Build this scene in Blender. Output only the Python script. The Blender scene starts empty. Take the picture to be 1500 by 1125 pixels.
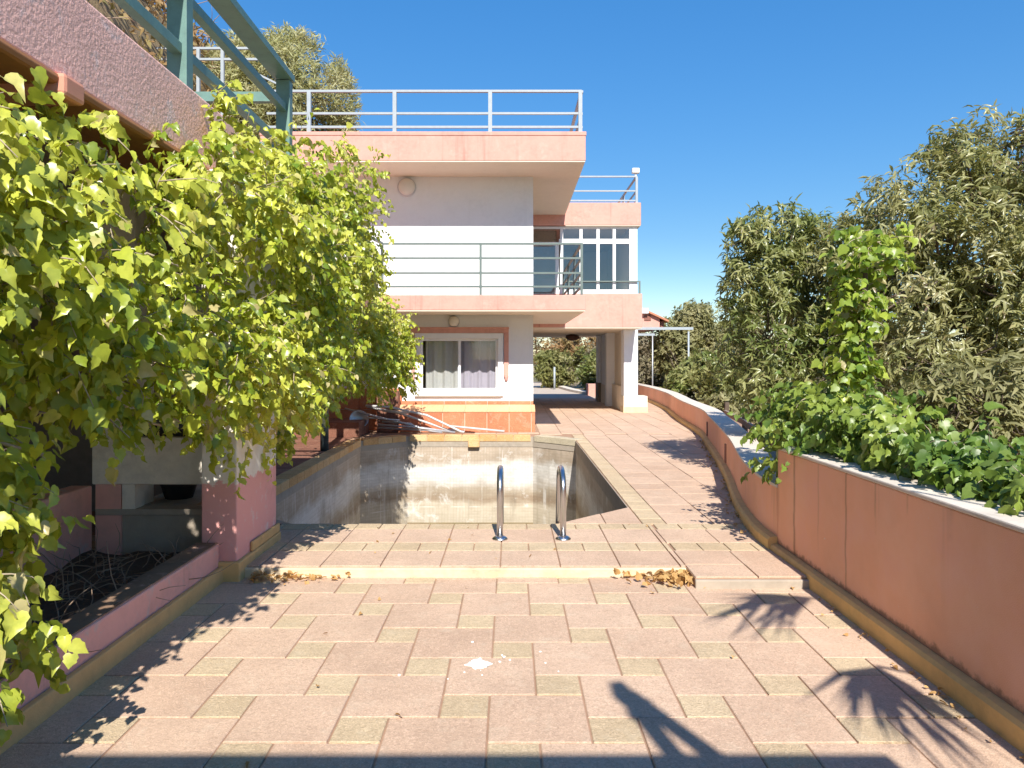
import bpy, bmesh, math, random
import numpy as np
from mathutils import Vector, Matrix, noise
R = math.radians
random.seed(7); RNG = np.random.default_rng(7)
S = bpy.context.scene
COL = S.collection

# ------------------------------------------------------------------ camera, sky, sun, exposure
cd = bpy.data.cameras.new('camera'); cam = bpy.data.objects.new('camera', cd); COL.objects.link(cam)
cam.location = (0, 0, 1.5); cam.rotation_euler = (R(90), 0, 0)
cd.sensor_width = 36; cd.lens = 26.28; cd.shift_x = 0.0013; cd.shift_y = -0.025
cd.clip_start = 0.05; cd.clip_end = 5000
S.camera = cam
W = bpy.data.worlds.new('World'); S.world = W; W.use_nodes = True
wn = W.node_tree; wn.nodes.clear()
sky = wn.nodes.new('ShaderNodeTexSky'); sky.sky_type = 'NISHITA'; sky.sun_disc = False
sky.sun_elevation = R(41.2); sky.sun_rotation = math.atan2(.104, -1)
sky.air_density = 1.0; sky.dust_density = 0.0; sky.ozone_density = 3.0; sky.altitude = 100
hs = wn.nodes.new('ShaderNodeHueSaturation'); hs.inputs['Saturation'].default_value = 1.31
bg = wn.nodes.new('ShaderNodeBackground'); bg.inputs['Strength'].default_value = 0.14
wo = wn.nodes.new('ShaderNodeOutputWorld')
sv = wn.nodes.new('ShaderNodeSeparateColor'); sv.mode = 'HSV'; cv = wn.nodes.new('ShaderNodeCombineColor'); cv.mode = 'HSV'
def wmath(op, a, b):
    n = wn.nodes.new('ShaderNodeMath'); n.operation = op
    for i, v in enumerate((a, b)):
        if isinstance(v, bpy.types.NodeSocket): wn.links.new(v, n.inputs[i])
        else: n.inputs[i].default_value = v
    return n.outputs[0]
wn.links.new(sky.outputs[0], hs.inputs['Color']); wn.links.new(hs.outputs[0], sv.inputs[0])
over = wmath('MINIMUM', wmath('MAXIMUM', wmath('SUBTRACT', sv.outputs[2], 2.3), 0.), 5.5)       # soft shoulder for the whole sky
wn.links.new(sv.outputs[0], cv.inputs[0]); wn.links.new(sv.outputs[1], cv.inputs[1])
wn.links.new(wmath('DIVIDE', sv.outputs[2], wmath('ADD', wmath('MULTIPLY', over, .15), 1.)), cv.inputs[2]); wn.links.new(cv.outputs[0], bg.inputs[0]); wn.links.new(bg.outputs[0], wo.inputs[0])
SUN = Vector((.104, -1, .88)).normalized()
ld = bpy.data.lights.new('sun', 'SUN'); ld.energy = 4.5; ld.angle = R(.53); ld.color = (1, .95, .87)
sun = bpy.data.objects.new('sun', ld); COL.objects.link(sun); sun.location = (3, -20, 18)
sun.rotation_euler = (-SUN).to_track_quat('-Z', 'Y').to_euler()
S.view_settings.view_transform = 'Standard'; S.view_settings.look = 'None'
S.view_settings.exposure = 0.74; S.view_settings.gamma = 1; S.view_settings.use_curve_mapping = False
S.cycles.max_bounces = 8; S.cycles.transparent_max_bounces = 12

# ------------------------------------------------------------------ object helpers
def tag(o, label=None, cat=None, group=None, kind=None):
    if label: o['label'] = label
    if cat: o['category'] = cat
    if group: o['group'] = group
    if kind: o['kind'] = kind
    return o
def empty(name, loc, label=None, cat=None, group=None, kind=None):
    o = bpy.data.objects.new(name, None); COL.objects.link(o); o.location = loc; o.empty_display_size = .1
    return tag(o, label, cat, group, kind)
def root_loc(p):
    v = Vector((0, 0, 0))
    while p is not None: v += p.location; p = p.parent
    return v
def link(name, me, mat, parent=None, loc=None):
    o = bpy.data.objects.new(name, me); COL.objects.link(o)
    if mat is not None and not me.materials: me.materials.append(mat)
    if parent is not None: o.parent = parent
    if loc is not None: o.location = Vector(loc) - root_loc(parent)
    return o
class MB:
    def __init__(s): s.v = []; s.f = []
    def add(s, vs, fs):
        n = len(s.v); s.v += [tuple(v) for v in vs]; s.f += [tuple(i + n for i in f) for f in fs]; return s
    def box(s, x0, x1, y0, y1, z0, z1):
        return s.add([(x0,y0,z0),(x1,y0,z0),(x1,y1,z0),(x0,y1,z0),(x0,y0,z1),(x1,y0,z1),(x1,y1,z1),(x0,y1,z1)],
                     [(0,3,2,1),(4,5,6,7),(0,1,5,4),(1,2,6,5),(2,3,7,6),(3,0,4,7)])
    def bar(s, a, b, w, h=None, up=(0,0,1)):
        h = h or w; a = Vector(a); b = Vector(b); d = (b - a).normalized(); u = Vector(up)
        if abs(d.dot(u)) > .98: u = Vector((0, 1, 0))
        x = d.cross(u).normalized() * w / 2; z = x.cross(d).normalized() * h / 2
        vs = [p + sx * x + sz * z for p in (a, b) for sx, sz in ((-1,-1),(1,-1),(1,1),(-1,1))]
        return s.add(vs, [(3,2,1,0),(4,5,6,7),(0,1,5,4),(1,2,6,5),(2,3,7,6),(3,0,4,7)])
    def tube(s, pts, r, n=8):
        pts = [Vector(p) for p in pts]; rs = r if isinstance(r, (list, tuple)) else [r] * len(pts)
        base = len(s.v); up = Vector((.13, .27, .95))
        for i, p in enumerate(pts):
            d = (pts[min(i + 1, len(pts) - 1)] - pts[max(i - 1, 0)]).normalized()
            x = d.cross(up)
            if x.length < .05: x = d.cross(Vector((1, 0, 0)))
            x.normalize(); y = x.cross(d).normalized(); up = y if i else up
            if i: up = d.cross(x) * -1
            for k in range(n):
                a = 2 * math.pi * k / n; s.v.append(tuple(p + rs[i] * (math.cos(a) * x + math.sin(a) * y)))
        for i in range(len(pts) - 1):
            for k in range(n):
                a = base + i * n + k; b = base + i * n + (k + 1) % n
                s.f.append((a, b, b + n, a + n))
        s.f.append(tuple(base + k for k in reversed(range(n)))); s.f.append(tuple(base + (len(pts) - 1) * n + k for k in range(n)))
        return s
    def prism(s, poly, z0, z1):
        n = len(poly); vs = [(x, y, z0) for x, y in poly] + [(x, y, z1) for x, y in poly]
        fs = [tuple(reversed(range(n))), tuple(range(n, 2 * n))] + [(i, (i + 1) % n, (i + 1) % n + n, i + n) for i in range(n)]
        return s.add(vs, fs)
    def strip(s, path, prof):
        """sweep a closed profile [(outward, z)] along a ground path, mitred; outward = right of travel"""
        base = len(s.v); n = len(prof)
        for i, p in enumerate(path):
            a = Vector(path[max(i - 1, 0)]); b = Vector(path[min(i + 1, len(path) - 1)]); d = (b - a).normalized(); nx = Vector((d.y, -d.x))
            for o, z in prof: s.v.append((p[0] + nx.x * o, p[1] + nx.y * o, z))
        for i in range(len(path) - 1):
            for k in range(n):
                a = base + i * n + k; b = base + i * n + (k + 1) % n; s.f.append((a, b, b + n, a + n))
        s.f.append(tuple(base + k for k in range(n))); s.f.append(tuple(base + (len(path) - 1) * n + k for k in reversed(range(n))))
        return s
    def lathe(s, c, axis, prof, n=20):
        ax = Vector(axis).normalized(); q = ax.to_track_quat('Z', 'Y'); base = len(s.v)
        for r, h in prof:
            for k in range(n):
                a = 2 * math.pi * k / n; s.v.append(tuple(Vector(c) + q @ Vector((r * math.cos(a), r * math.sin(a), h))))
        for i in range(len(prof) - 1):
            for k in range(n):
                a = base + i * n + k; b = base + i * n + (k + 1) % n; s.f.append((a, b, b + n, a + n))
        s.f.append(tuple(base + k for k in reversed(range(n)))); s.f.append(tuple(base + (len(prof) - 1) * n + k for k in range(n)))
        return s
    def build(s, name, mat, parent=None, loc=None, bevel=0, smooth=False, seg=2):
        off = root_loc(parent) + (Vector(loc) if loc is not None and parent is None else Vector((0, 0, 0)))
        me = bpy.data.meshes.new(name); me.from_pydata([tuple(Vector(v) - off) for v in s.v], [], s.f)
        bm = bmesh.new(); bm.from_mesh(me); bmesh.ops.recalc_face_normals(bm, faces=bm.faces)
        if bevel:
            es = [e for e in bm.edges if len(e.link_faces) == 2 and e.calc_face_angle(0) > .5]
            bmesh.ops.bevel(bm, geom=es, offset=bevel, segments=seg, affect='EDGES', profile=.5, clamp_overlap=True)
        bm.to_mesh(me); bm.free()
        if smooth: me.polygons.foreach_set('use_smooth', [True] * len(me.polygons))
        o = link(name, me, mat, parent)
        if loc is not None and parent is None: o.location = loc
        return o
def B(*a): return MB().box(*a)

# ------------------------------------------------------------------ material helpers
class NT:
    def __init__(s, name):
        s.m = bpy.data.materials.new(name); s.m.use_nodes = True; s.t = s.m.node_tree; s.t.nodes.clear()
        s.out = s.t.nodes.new('ShaderNodeOutputMaterial'); s._pos = None
    def n(s, typ, ins=None, **attrs):
        nd = s.t.nodes.new('ShaderNode' + typ)
        for k, v in attrs.items(): setattr(nd, k, v)
        for k, v in (ins or {}).items():
            if isinstance(v, bpy.types.NodeSocket): s.t.links.new(v, nd.inputs[k])
            elif isinstance(v, (tuple, list)) and len(v) == 3 and nd.inputs[k].type == 'RGBA': nd.inputs[k].default_value = (*v, 1)
            else: nd.inputs[k].default_value = v
        return nd
    def pos(s):
        if s._pos is None: s._pos = s.n('NewGeometry').outputs['Position']
        return s._pos
    def scl(s, v, sc): return s.n('VectorMath', {0: v, 1: sc}, operation='MULTIPLY').outputs[0]
    def noise(s, scale, detail=4, rough=.55, vec=None, dist=0): return s.n('TexNoise', {'Vector': vec or s.pos(), 'Scale': scale, 'Detail': detail, 'Roughness': rough, 'Distortion': dist}).outputs[0]
    def ramp(s, f, a, b, lo=0, hi=1): return s.n('MapRange', {'Value': f, 'From Min': a, 'From Max': b, 'To Min': lo, 'To Max': hi}).outputs[0]
    def math(s, op, a, b=0.): return s.n('Math', {0: a, 1: b}, operation=op).outputs[0]
    def mix(s, f, a, b, mode='MIX'):
        nd = s.t.nodes.new('ShaderNodeMix'); nd.data_type = 'RGBA'; nd.blend_type = mode
        for i, v in ((0, f), (6, a), (7, b)):
            if isinstance(v, bpy.types.NodeSocket): s.t.links.new(v, nd.inputs[i])
            elif isinstance(v, (tuple, list)): nd.inputs[i].default_value = (*v, 1)
            else: nd.inputs[i].default_value = v
        return nd.outputs[2]
    def bump(s, h, strength=.3, dist=.01, normal=None):
        d = {'Height': h, 'Strength': strength, 'Distance': dist}
        if normal is not None: d['Normal'] = normal
        return s.n('Bump', d).outputs[0]
    def sep(s): return s.n('SeparateXYZ', {0: s.pos()}).outputs
    def done(s, col, rough=.85, nor=None, metal=0, spec=.3):
        ins = {'Base Color': col, 'Roughness': rough, 'Metallic': metal, 'Specular IOR Level': spec}
        if nor is not None: ins['Normal'] = nor
        p = s.n('BsdfPrincipled', ins); s.t.links.new(p.outputs[0], s.out.inputs[0]); return s.m
def dk(c, k): return tuple(x * k for x in c)
def plaster(name, c, mott=.14, grain=90, bump=.25, streak=0, patch=0, patchc=None, dirt=.0, rough=.9, streakc=.45, bd=.004):
    t = NT(name)
    col = t.mix(t.ramp(t.noise(1.7, 6, .6), .3, .7), dk(c, 1 - mott), dk(c, 1 + mott * .55))
    col = t.mix(t.ramp(t.noise(14, 5, .65), .35, .7), col, dk(c, 1 + mott * .4))
    if patch:
        col = t.mix(t.math('MULTIPLY', t.ramp(t.noise(5.5, 7, .7, dist=.4), .56, .64), patch), col, patchc or (.7, .66, .62))
    if streak:
        n1 = t.ramp(t.noise(1, 3, .5, t.scl(t.pos(), (5, 5, .22))), .56, .72)
        n2 = t.ramp(t.noise(1, 4, .6, t.scl(t.pos(), (22, 22, .7))), .45, .7)
        col = t.mix(t.math('MULTIPLY', t.math('MULTIPLY', n1, n2), streak), col, dk(c, streakc))
    if dirt:
        col = t.mix(t.math('MULTIPLY', t.ramp(t.noise(3.1, 8, .75), .5, .8), dirt), col, (.16, .13, .10))
    g = t.noise(grain, 3, .6)
    b = t.bump(g, bump, bd)
    b = t.bump(t.noise(5, 4), .25, .012, b)
    return t.done(col, rough, b)
def stone(name, c1, c2, stain=.35, bump=.5, spec=.25):
    """pressed concrete paving: worm-like relief, each piece with its own tint"""
    t = NT(name); rnd = t.n('ObjectInfo').outputs['Random']
    col = t.mix(rnd, c1, c2)
    worm = t.noise(55, 3, .6, dist=2.2)
    wr = t.ramp(worm, .38, .62)
    col = t.mix(t.ramp(worm, .30, .46, .42, 0), col, dk(c1, .70))  # relief shading put into the colour: hollows darker, ridges lighter on the next line
    col = t.mix(t.math('MULTIPLY', t.ramp(worm, .50, .64), .65), col, dk(c2, 1.28))
    col = t.mix(t.ramp(t.noise(60, 4, .7, dist=1.), .50, .62, 0, .5), col, dk(c1, .66))
    col = t.mix(t.ramp(t.noise(2.3, 7, .7), .40, .70, 0, stain), col, dk(c1, .62))
    col = t.mix(t.ramp(t.noise(7, 6, .7, dist=.6), .54, .68, 0, stain), col, tuple(.5 * u + .5 * v for u, v in zip(c2, (.62, .55, .42))))
    col = t.mix(t.ramp(t.noise(19, 5, .7), .55, .75, 0, .35), col, dk(c1, .72))
    col = t.mix(t.ramp(t.noise(.8, 4, .6), .5, .7, 0, .3), col, dk(c2, 1.2))
    b = t.bump(worm, bump, .009); b = t.bump(t.noise(160, 2), .2, .002, b)
    return t.done(col, .88, b, spec=spec)
def metal(name, c, rough=.5, met=0, wear=.2, spec=.4):
    t = NT(name)
    col = t.mix(t.ramp(t.noise(9, 6, .7), .45, .75, 0, wear), c, dk(c, .45))
    col = t.mix(t.ramp(t.noise(60, 3, .7), .6, .8, 0, wear), col, dk(c, 1.35))
    return t.done(col, rough, t.bump(t.noise(70, 2), .06, .002), met, spec)
def leafmat(name, c1, c2, c3=None, trans=.45, rough=.45, dry=None):
    t = NT(name)
    at = t.n('Attribute', attribute_name='tint').outputs['Fac']
    rv = t.n('ObjectInfo').outputs['Random']
    f = t.math('FRACT', t.math('ADD', at, rv))
    col = t.mix(f, c1, c2)
    if c3: col = t.mix(t.ramp(t.noise(1.1, 3), .45, .68), col, c3)
    if dry: col = t.mix(t.ramp(f, .93, .97), col, dry)
    col = t.mix(t.ramp(t.noise(38, 3), .4, .7, 0, .25), col, dk(c1, .7))
    p = t.n('BsdfPrincipled', {'Base Color': col, 'Roughness': rough, 'Specular IOR Level': .5})
    tr = t.n('BsdfTranslucent', {'Color': t.mix(.5, col, tuple(min(1, x * y) for x, y in zip(c2, (1.25, 1.15, .6))))})
    mx = t.n('MixShader', {0: trans, 1: p.outputs[0], 2: tr.outputs[0]})
    t.t.links.new(mx.outputs[0], t.out.inputs[0]); return t.m
def glass(name, tint=(.95, .97, 1), base=.04):
    t = NT(name)
    fc = t.math('POWER', t.n('LayerWeight', {'Blend': .5}).outputs['Facing'], 4.)
    fr = t.math('ADD', t.math('MULTIPLY', fc, .8), base)
    g = t.n('BsdfGlossy', {'Color': (1, 1, 1), 'Roughness': .02}); tr = t.n('BsdfTransparent', {'Color': tint})
    mx = t.n('MixShader', {0: fr, 1: tr.outputs[0], 2: g.outputs[0]})
    t.t.links.new(mx.outputs[0], t.out.inputs[0]); return t.m

M = {}
M['pink'] = plaster('pink_paint', (.66, .345, .28), .18, streak=.8, streakc=.6, dirt=.2, patch=.35, patchc=(.72, .46, .38))
M['pink_wall'] = plaster('terracotta_pink_paint', (.66, .29, .20), .12, grain=220, streak=.0, dirt=.10, bump=.35)
M['mauve'] = plaster('mauve_roughcast', (.94, .55, .46), .14, grain=40, bump=.7, patch=.5, patchc=(.78, .66, .64), dirt=.2, bd=.012)
M['planter_pink'] = plaster('faded_pink_paint', (.80, .43, .36), .18, grain=120, patch=.75, patchc=(.66, .5, .46), dirt=.35, streak=.4)
M['white'] = plaster('white_plaster', (.80, .82, .84), .06, grain=150, bump=.3, dirt=.07, streak=.22, streakc=.7)
M['oldwhite'] = plaster('weathered_white_plaster', (.80, .73, .62), .2, grain=90, bump=.4, dirt=.35, streak=.5)
M['cream'] = plaster('cream_soffit', (.76, .68, .55), .06, grain=60, dirt=.08)
M['ochre'] = plaster('ochre_kerb', (.70, .46, .19), .18, grain=120, bump=.3, dirt=.35)
M['yellow'] = plaster('yellow_step', (.66, .53, .36), .25, grain=40, bump=.9, patch=.95, patchc=(.74, .60, .32), dirt=.3)
M['cap'] = plaster('pale_wall_cap', (.68, .60, .51), .15, grain=160, dirt=.3)
M['terra_soffit'] = plaster('terracotta_soffit', (.34, .15, .065), .25, grain=50, dirt=.35)
M['grout'] = plaster('tile_joint', (.38, .235, .155), .3, grain=120, dirt=.5)
M['concrete'] = plaster('grey_concrete', (.40, .34, .27), .2, grain=100, dirt=.35)
M['dark_plaster'] = plaster('shade_dark_plaster', (.25, .20, .17), .3, dirt=.5)  # gloom under the terrace put into the dark plaster colour
M['orange_tile'] = stone('orange_glazed_tile', (.56, .185, .09), (.66, .26, .135), .55, .12, .5)
M['dark_tile'] = stone('shaded_red_tile', (.20, .085, .055), (.28, .13, .085), .4, .2, .4)  # red tile with the vine and walkway shade put into its colour
M['ledge_tile'] = stone('pale_orange_tile', (.78, .42, .22), (.82, .48, .27), .15, .1, .4)
M['tile'] = stone('pink_paving', (.545, .372, .262), (.645, .462, .332))
M['tile_olive'] = stone('olive_paving', (.56, .42, .265), (.65, .505, .33), .4, .8)
M['coping'] = stone('orange_coping', (.62, .33, .12), (.72, .50, .26), .4, .4)
M['coping_pale'] = stone('pale_coping', (.50, .43, .30), (.60, .52, .38), .4, .4)
M['steel'] = metal('stainless_steel', (.58, .58, .59), .3, 1, .15)
M['teal'] = metal('teal_paint', (.14, .25, .215), .45, 0, .45)
M['rail'] = metal('grey_green_paint', (.15, .19, .175), .5, 0, .35)
M['railw'] = metal('white_rail_paint', (.36, .40, .43), .45, 0, .25)
M['alu'] = metal('white_aluminium', (.58, .58, .57), .45, 0, .2)
M['greymetal'] = metal('dull_aluminium', (.55, .56, .58), .4, .5, .3)
M['frame'] = metal('white_window_frame', (.82, .82, .82), .4, 0, .08)
M['plastic'] = metal('lamp_glass', (.74, .72, .66), .35, 0, .1)
M['darkpost'] = metal('dark_green_post', (.07, .10, .11), .5, 0, .4)
M['black'] = metal('black_grate', (.025, .023, .022), .8, 0, .3)
M['brownlamp'] = metal('brown_lamp', (.10, .05, .035), .5)
M['wood'] = plaster('grey_wood', (.30, .24, .18), .3, grain=60, dirt=.4)
M['bark'] = plaster('bark', (.13, .095, .07), .35, grain=45, bump=.9, dirt=.4, bd=.01)
M['stem'] = plaster('pale_stem', (.42, .34, .24), .3, grain=80)
M['twig'] = plaster('dry_twig', (.33, .23, .16), .35, grain=80)
M['soil'] = plaster('dry_soil', (.085, .065, .05), .4, grain=30, bump=1, dirt=.6, bd=.02)
M['dirt'] = plaster('brown_dust', (.27, .17, .11), .35, grain=60, patch=.7, patchc=(.55, .34, .28), dirt=.6)
M['roof'] = plaster('terracotta_roof', (.50, .22, .13), .2)
M['brown'] = metal('brown_shutter', (.25, .10, .07), .6)
M['splash'] = plaster('white_paint', (.86, .86, .86), .02)
M['glass'] = glass('window_glass')
M['glass_grey'] = glass('tinted_glass', (.86, .86, .86), .09)
def curtain(name, c):
    t = NT(name); x = t.sep()[0]
    w = t.n('TexWave', {'Vector': t.scl(t.pos(), (1, 0, 0)), 'Scale': 60.0, 'Distortion': .5}).outputs[1]
    return t.done(t.mix(w, dk(c, .93), c), .95, t.bump(t.noise(260, 2), .3, .002))
M['curtain_a'] = curtain('grey_curtain', (.50, .47, .40)); M['curtain_b'] = curtain('mauve_curtain', (.46, .40, .415))
def two_tone():
    t = NT('white_over_pink_paint'); z = t.sep()[2]
    edge = t.math('ADD', z, t.ramp(t.noise(9, 6, .75), .3, .7, -.035, .035))
    f = t.ramp(edge, .655, .665)
    old = t.mix(t.ramp(t.noise(4, 7, .7), .4, .7), (.84, .79, .70), (.72, .65, .55))
    pk = t.mix(t.ramp(t.noise(7, 7, .75), .56, .66), (.78, .39, .35), (.74, .56, .52))
    pk = t.mix(t.ramp(t.noise(2.5, 6, .7), .5, .8, 0, .45), pk, (.25, .14, .12))
    return t.done(t.mix(f, pk, old), .9, t.bump(t.noise(90, 3), .35, .005))
M['two_tone'] = two_tone()
def pool_mat():
    t = NT('stained_pool_mosaic'); x, y, z = t.sep()
    u = t.math('ADD', x, t.math('MULTIPLY', y, .73))
    v = t.n('CombineXYZ', {0: u, 1: z, 2: 0.}).outputs[0]
    zz = t.math('ADD', z, t.ramp(t.noise(1, 5, .6, t.scl(t.pos(), (1.2, 1.2, 3))), .3, .7, -.10, .10))
    cr = t.n('ValToRGB', {0: t.ramp(zz, -1.65, .05)}); e = cr.color_ramp.elements
    for _ in range(7): e.new(.5)
    for el, (p, c) in zip(e, ((0, (.44, .38, .29)), (.12, (.50, .44, .34)), (.28, (.56, .49, .38)), (.36, (.32, .24, .165)), (.45, (.44, .37, .28)), (.54, (.66, .63, .58)), (.68, (.72, .70, .65)), (.78, (.46, .37, .28)), (.93, (.54, .44, .34)))):
        el.position = p; el.color = (*c, 1)
    col = cr.outputs[0]
    fine = t.noise(1, 6, .7, t.scl(t.pos(), (3, 3, 22)))
    col = t.mix(t.ramp(fine, .40, .68, 0, .5), col, t.mix(.45, col, (.26, .20, .14)))
    br = t.n('TexBrick', {'Vector': v, 'Color1': (.86, .86, .86), 'Color2': (1, 1, 1), 'Mortar': (.62, .6, .56), 'Scale': 1.0, 'Mortar Size': .005, 'Brick Width': .055, 'Row Height': .055, 'Mortar Smooth': .4}, offset=0)
    col = t.mix(.35, col, br.outputs[0], 'MULTIPLY')
    sh = t.n('TexBrick', {'Vector': v, 'Color1': (0, 0, 0), 'Color2': (0, 0, 0), 'Mortar': (1, 1, 1), 'Scale': 1.0, 'Mortar Size': .009, 'Brick Width': .31, 'Row Height': .62, 'Mortar Smooth': .5}, offset=0)
    col = t.mix(t.math('MULTIPLY', sh.outputs[0], t.ramp(t.noise(2.6, 5), .48, .62, 0, .7)), col, (.76, .73, .68))
    vs = t.ramp(t.noise(1, 5, .65, t.scl(v, (7, .5, 1))), .55, .72)
    col = t.mix(t.math('MULTIPLY', vs, .55), col, (.72, .68, .62))
    vd = t.ramp(t.noise(1, 5, .65, t.scl(v, (4.1, .6, 1))), .58, .75)
    col = t.mix(t.math('MULTIPLY', vd, .6), col, (.16, .13, .09))
    col = t.mix(t.ramp(t.noise(1.6, 7, .7), .5, .72, 0, .55), col, (.24, .19, .13))
    col = t.mix(t.ramp(t.noise(3.3, 7, .75, dist=.5), .56, .68, 0, .6), col, (.72, .70, .66))
    return t.done(col, .7, t.bump(br.outputs[1], -.2, .003))
M['pool'] = pool_mat()
def wall_streaks():
    """salmon garden wall: rain runs below the cap"""
    t = NT('salmon_wall_paint'); x, y, z = t.sep(); c = (.93, .48, .30)
    col = t.mix(t.ramp(t.noise(1.3, 6, .6), .3, .7), dk(c, .86), dk(c, 1.06))
    col = t.mix(t.ramp(t.noise(2.6, 5, .65), .5, .75, 0, .5), col, (.78, .42, .36))
    yn = t.n('CombineXYZ', {0: t.math('MULTIPLY', y, 3.3), 1: t.math('MULTIPLY', z, .25), 2: 0.}).outputs[0]
    s1 = t.ramp(t.noise(1, 4, .6, yn), .59, .66)
    top = t.ramp(t.math('ADD', z, t.ramp(t.noise(1, 3, .5, t.scl(yn, (.6, 0, 0))), .3, .7, -.25, .3)), .15, .75)
    col = t.mix(t.math('MULTIPLY', t.math('MULTIPLY', t.math('MULTIPLY', s1, top), t.ramp(y, 2.6, 4.2, .2, .6)), .5), col, (.20, .10, .06))
    yw = t.math('ADD', y, t.ramp(t.noise(1, 3, .5, t.scl(t.pos(), (0, 0, 4))), .3, .7, -.012, .012)); zz = t.math('ADD', z, t.ramp(t.noise(14, 4), .3, .7, -.06, .06))
    for yi, w, zl, k in ((5.27, .022, -.1, .75), (4.86, .014, .2, .25), (4.46, .014, -.1, .6), (4.10, .012, .52, .5), (3.77, .012, .68, .55), (3.40, .03, .64, .4)):
        d = t.math('DIVIDE', t.math('ABSOLUTE', t.math('SUBTRACT', yw, yi)), w); m = t.math('MULTIPLY', t.ramp(d, 0, 1.2, k, 0), t.ramp(zz, zl, zl + .28))
        col = t.mix(m, col, (.24, .11, .06))
    col = t.mix(t.ramp(t.noise(.9, 6, .65), .5, .7, 0, .5), col, (.95, .60, .44))
    chip = t.ramp(t.noise(13, 4, .7, dist=.5), .70, .73, 0, .8)
    col = t.mix(chip, col, (.86, .72, .62))
    low = t.ramp(t.math('ADD', z, t.ramp(t.noise(11, 6, .7), .3, .7, -.025, .025)), .122, .15, .6, 0)
    col = t.mix(low, col, (.13, .07, .05))
    return t.done(col, .9, t.bump(t.noise(200, 3), .4, .004))
M['salmon'] = wall_streaks()
def ground_mat():
    t = NT('dry_earth')
    col = t.mix(t.ramp(t.noise(.35, 7, .65), .35, .7), (.22, .15, .085), (.36, .27, .16))
    col = t.mix(t.ramp(t.noise(3, 7, .7), .45, .7), col, (.30, .24, .13))
    col = t.mix(t.ramp(t.noise(.15, 5, .6), .48, .6, 0, .7), col, (.10, .11, .045))
    return t.done(col, .95, t.bump(t.noise(8, 8, .7), .8, .06))
M['ground'] = ground_mat()
M['path'] = plaster('dusty_path', (.52, .43, .35), .15, grain=60, dirt=.25)
M['ivy'] = leafmat('vine_leaf', (.14, .235, .02), (.62, .66, .075), (.72, .71, .14), .34, .32, (.55, .46, .22))
M['ivy_mid'] = leafmat('climber_leaf', (.09, .18, .025), (.42, .52, .07), (.58, .63, .10), .38, .34, (.50, .42, .2))
M['ivy_dark'] = leafmat('ivy_leaf', (.06, .13, .025), (.20, .31, .05), (.36, .44, .08), .38, .38)
M['mango'] = leafmat('narrow_leaf', (.16, .18, .055), (.46, .45, .19), (.56, .52, .28), .38, .30, (.34, .27, .15))
M['mango_dark'] = leafmat('dark_narrow_leaf', (.10, .15, .04), (.32, .36, .11), (.46, .44, .19), .38, .28, (.30, .26, .12))
M['olive'] = leafmat('olive_foliage', (.20, .20, .08), (.36, .34, .15), (.40, .36, .18), .35, .6)
M['green'] = leafmat('bush_foliage', (.15, .17, .05), (.36, .36, .13), (.36, .33, .14), .4, .55)
M['dusty'] = leafmat('dusty_foliage', (.20, .16, .10), (.30, .25, .16), (.24, .22, .12), .3, .7)
M['dome'] = leafmat('feathery_foliage', (.30, .32, .12), (.54, .52, .28), (.60, .56, .34), .35, .6)
M['scrub'] = leafmat('dry_scrub_leaf', (.30, .17, .07), (.48, .32, .16), (.30, .27, .10), .3, .8)
M['litter'] = leafmat('fallen_leaf', (.42, .22, .07), (.62, .40, .16), None, .2, .7)
M['palm'] = leafmat('palm_leaflet', (.05, .09, .03), (.09, .14, .04), None, .25, .5)

# ------------------------------------------------------------------ leaf clouds
IVY = ([(0,0,0),(.15,-.09,.03),(.34,-.05,.07),(.46,.14,.10),(.38,.32,.08),(.42,.46,.07),(.22,.66,.03),(0,1,-.20),(-.22,.66,.03),(-.42,.46,.07),(-.38,.32,.08),(-.46,.14,.10),(-.34,-.05,.07),(-.15,-.09,.03),(0,.40,-.01)],
       [(0,1,2,3,14),(14,3,4,5),(14,5,6),(14,6,7),(0,14,11,12,13),(14,9,10,11),(14,8,9),(14,7,8)])
LANCE = ([(0,0,0),(.11,.3,.04),(.11,.62,.01),(0,1,-.2),(-.11,.62,.01),(-.11,.3,.04),(0,.45,.02)],
         [(0,1,2,6),(6,2,3),(0,6,4,5),(6,3,4)])
BLADE = ([(0,0,0),(.22,.5,.04),(0,1,-.1),(-.22,.5,.04)], [(0,1,2,3)])
PINNA = ([(0,0,0),(.035,.4,.01),(0,1,-.25),(-.035,.4,.01)], [(0,1,2,3)])
NEEDLE = ([(0,0,0),(.09,.5,.02),(0,1,-.05),(-.09,.5,.02)], [(0,1,2,3)])
def norm(a): return a / np.maximum(np.linalg.norm(a, axis=-1, keepdims=True), 1e-9)
def leaf_frames(D, N):
    D = norm(D); X = norm(np.cross(D, N)); N = np.cross(X, D); return X, D, N
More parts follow.
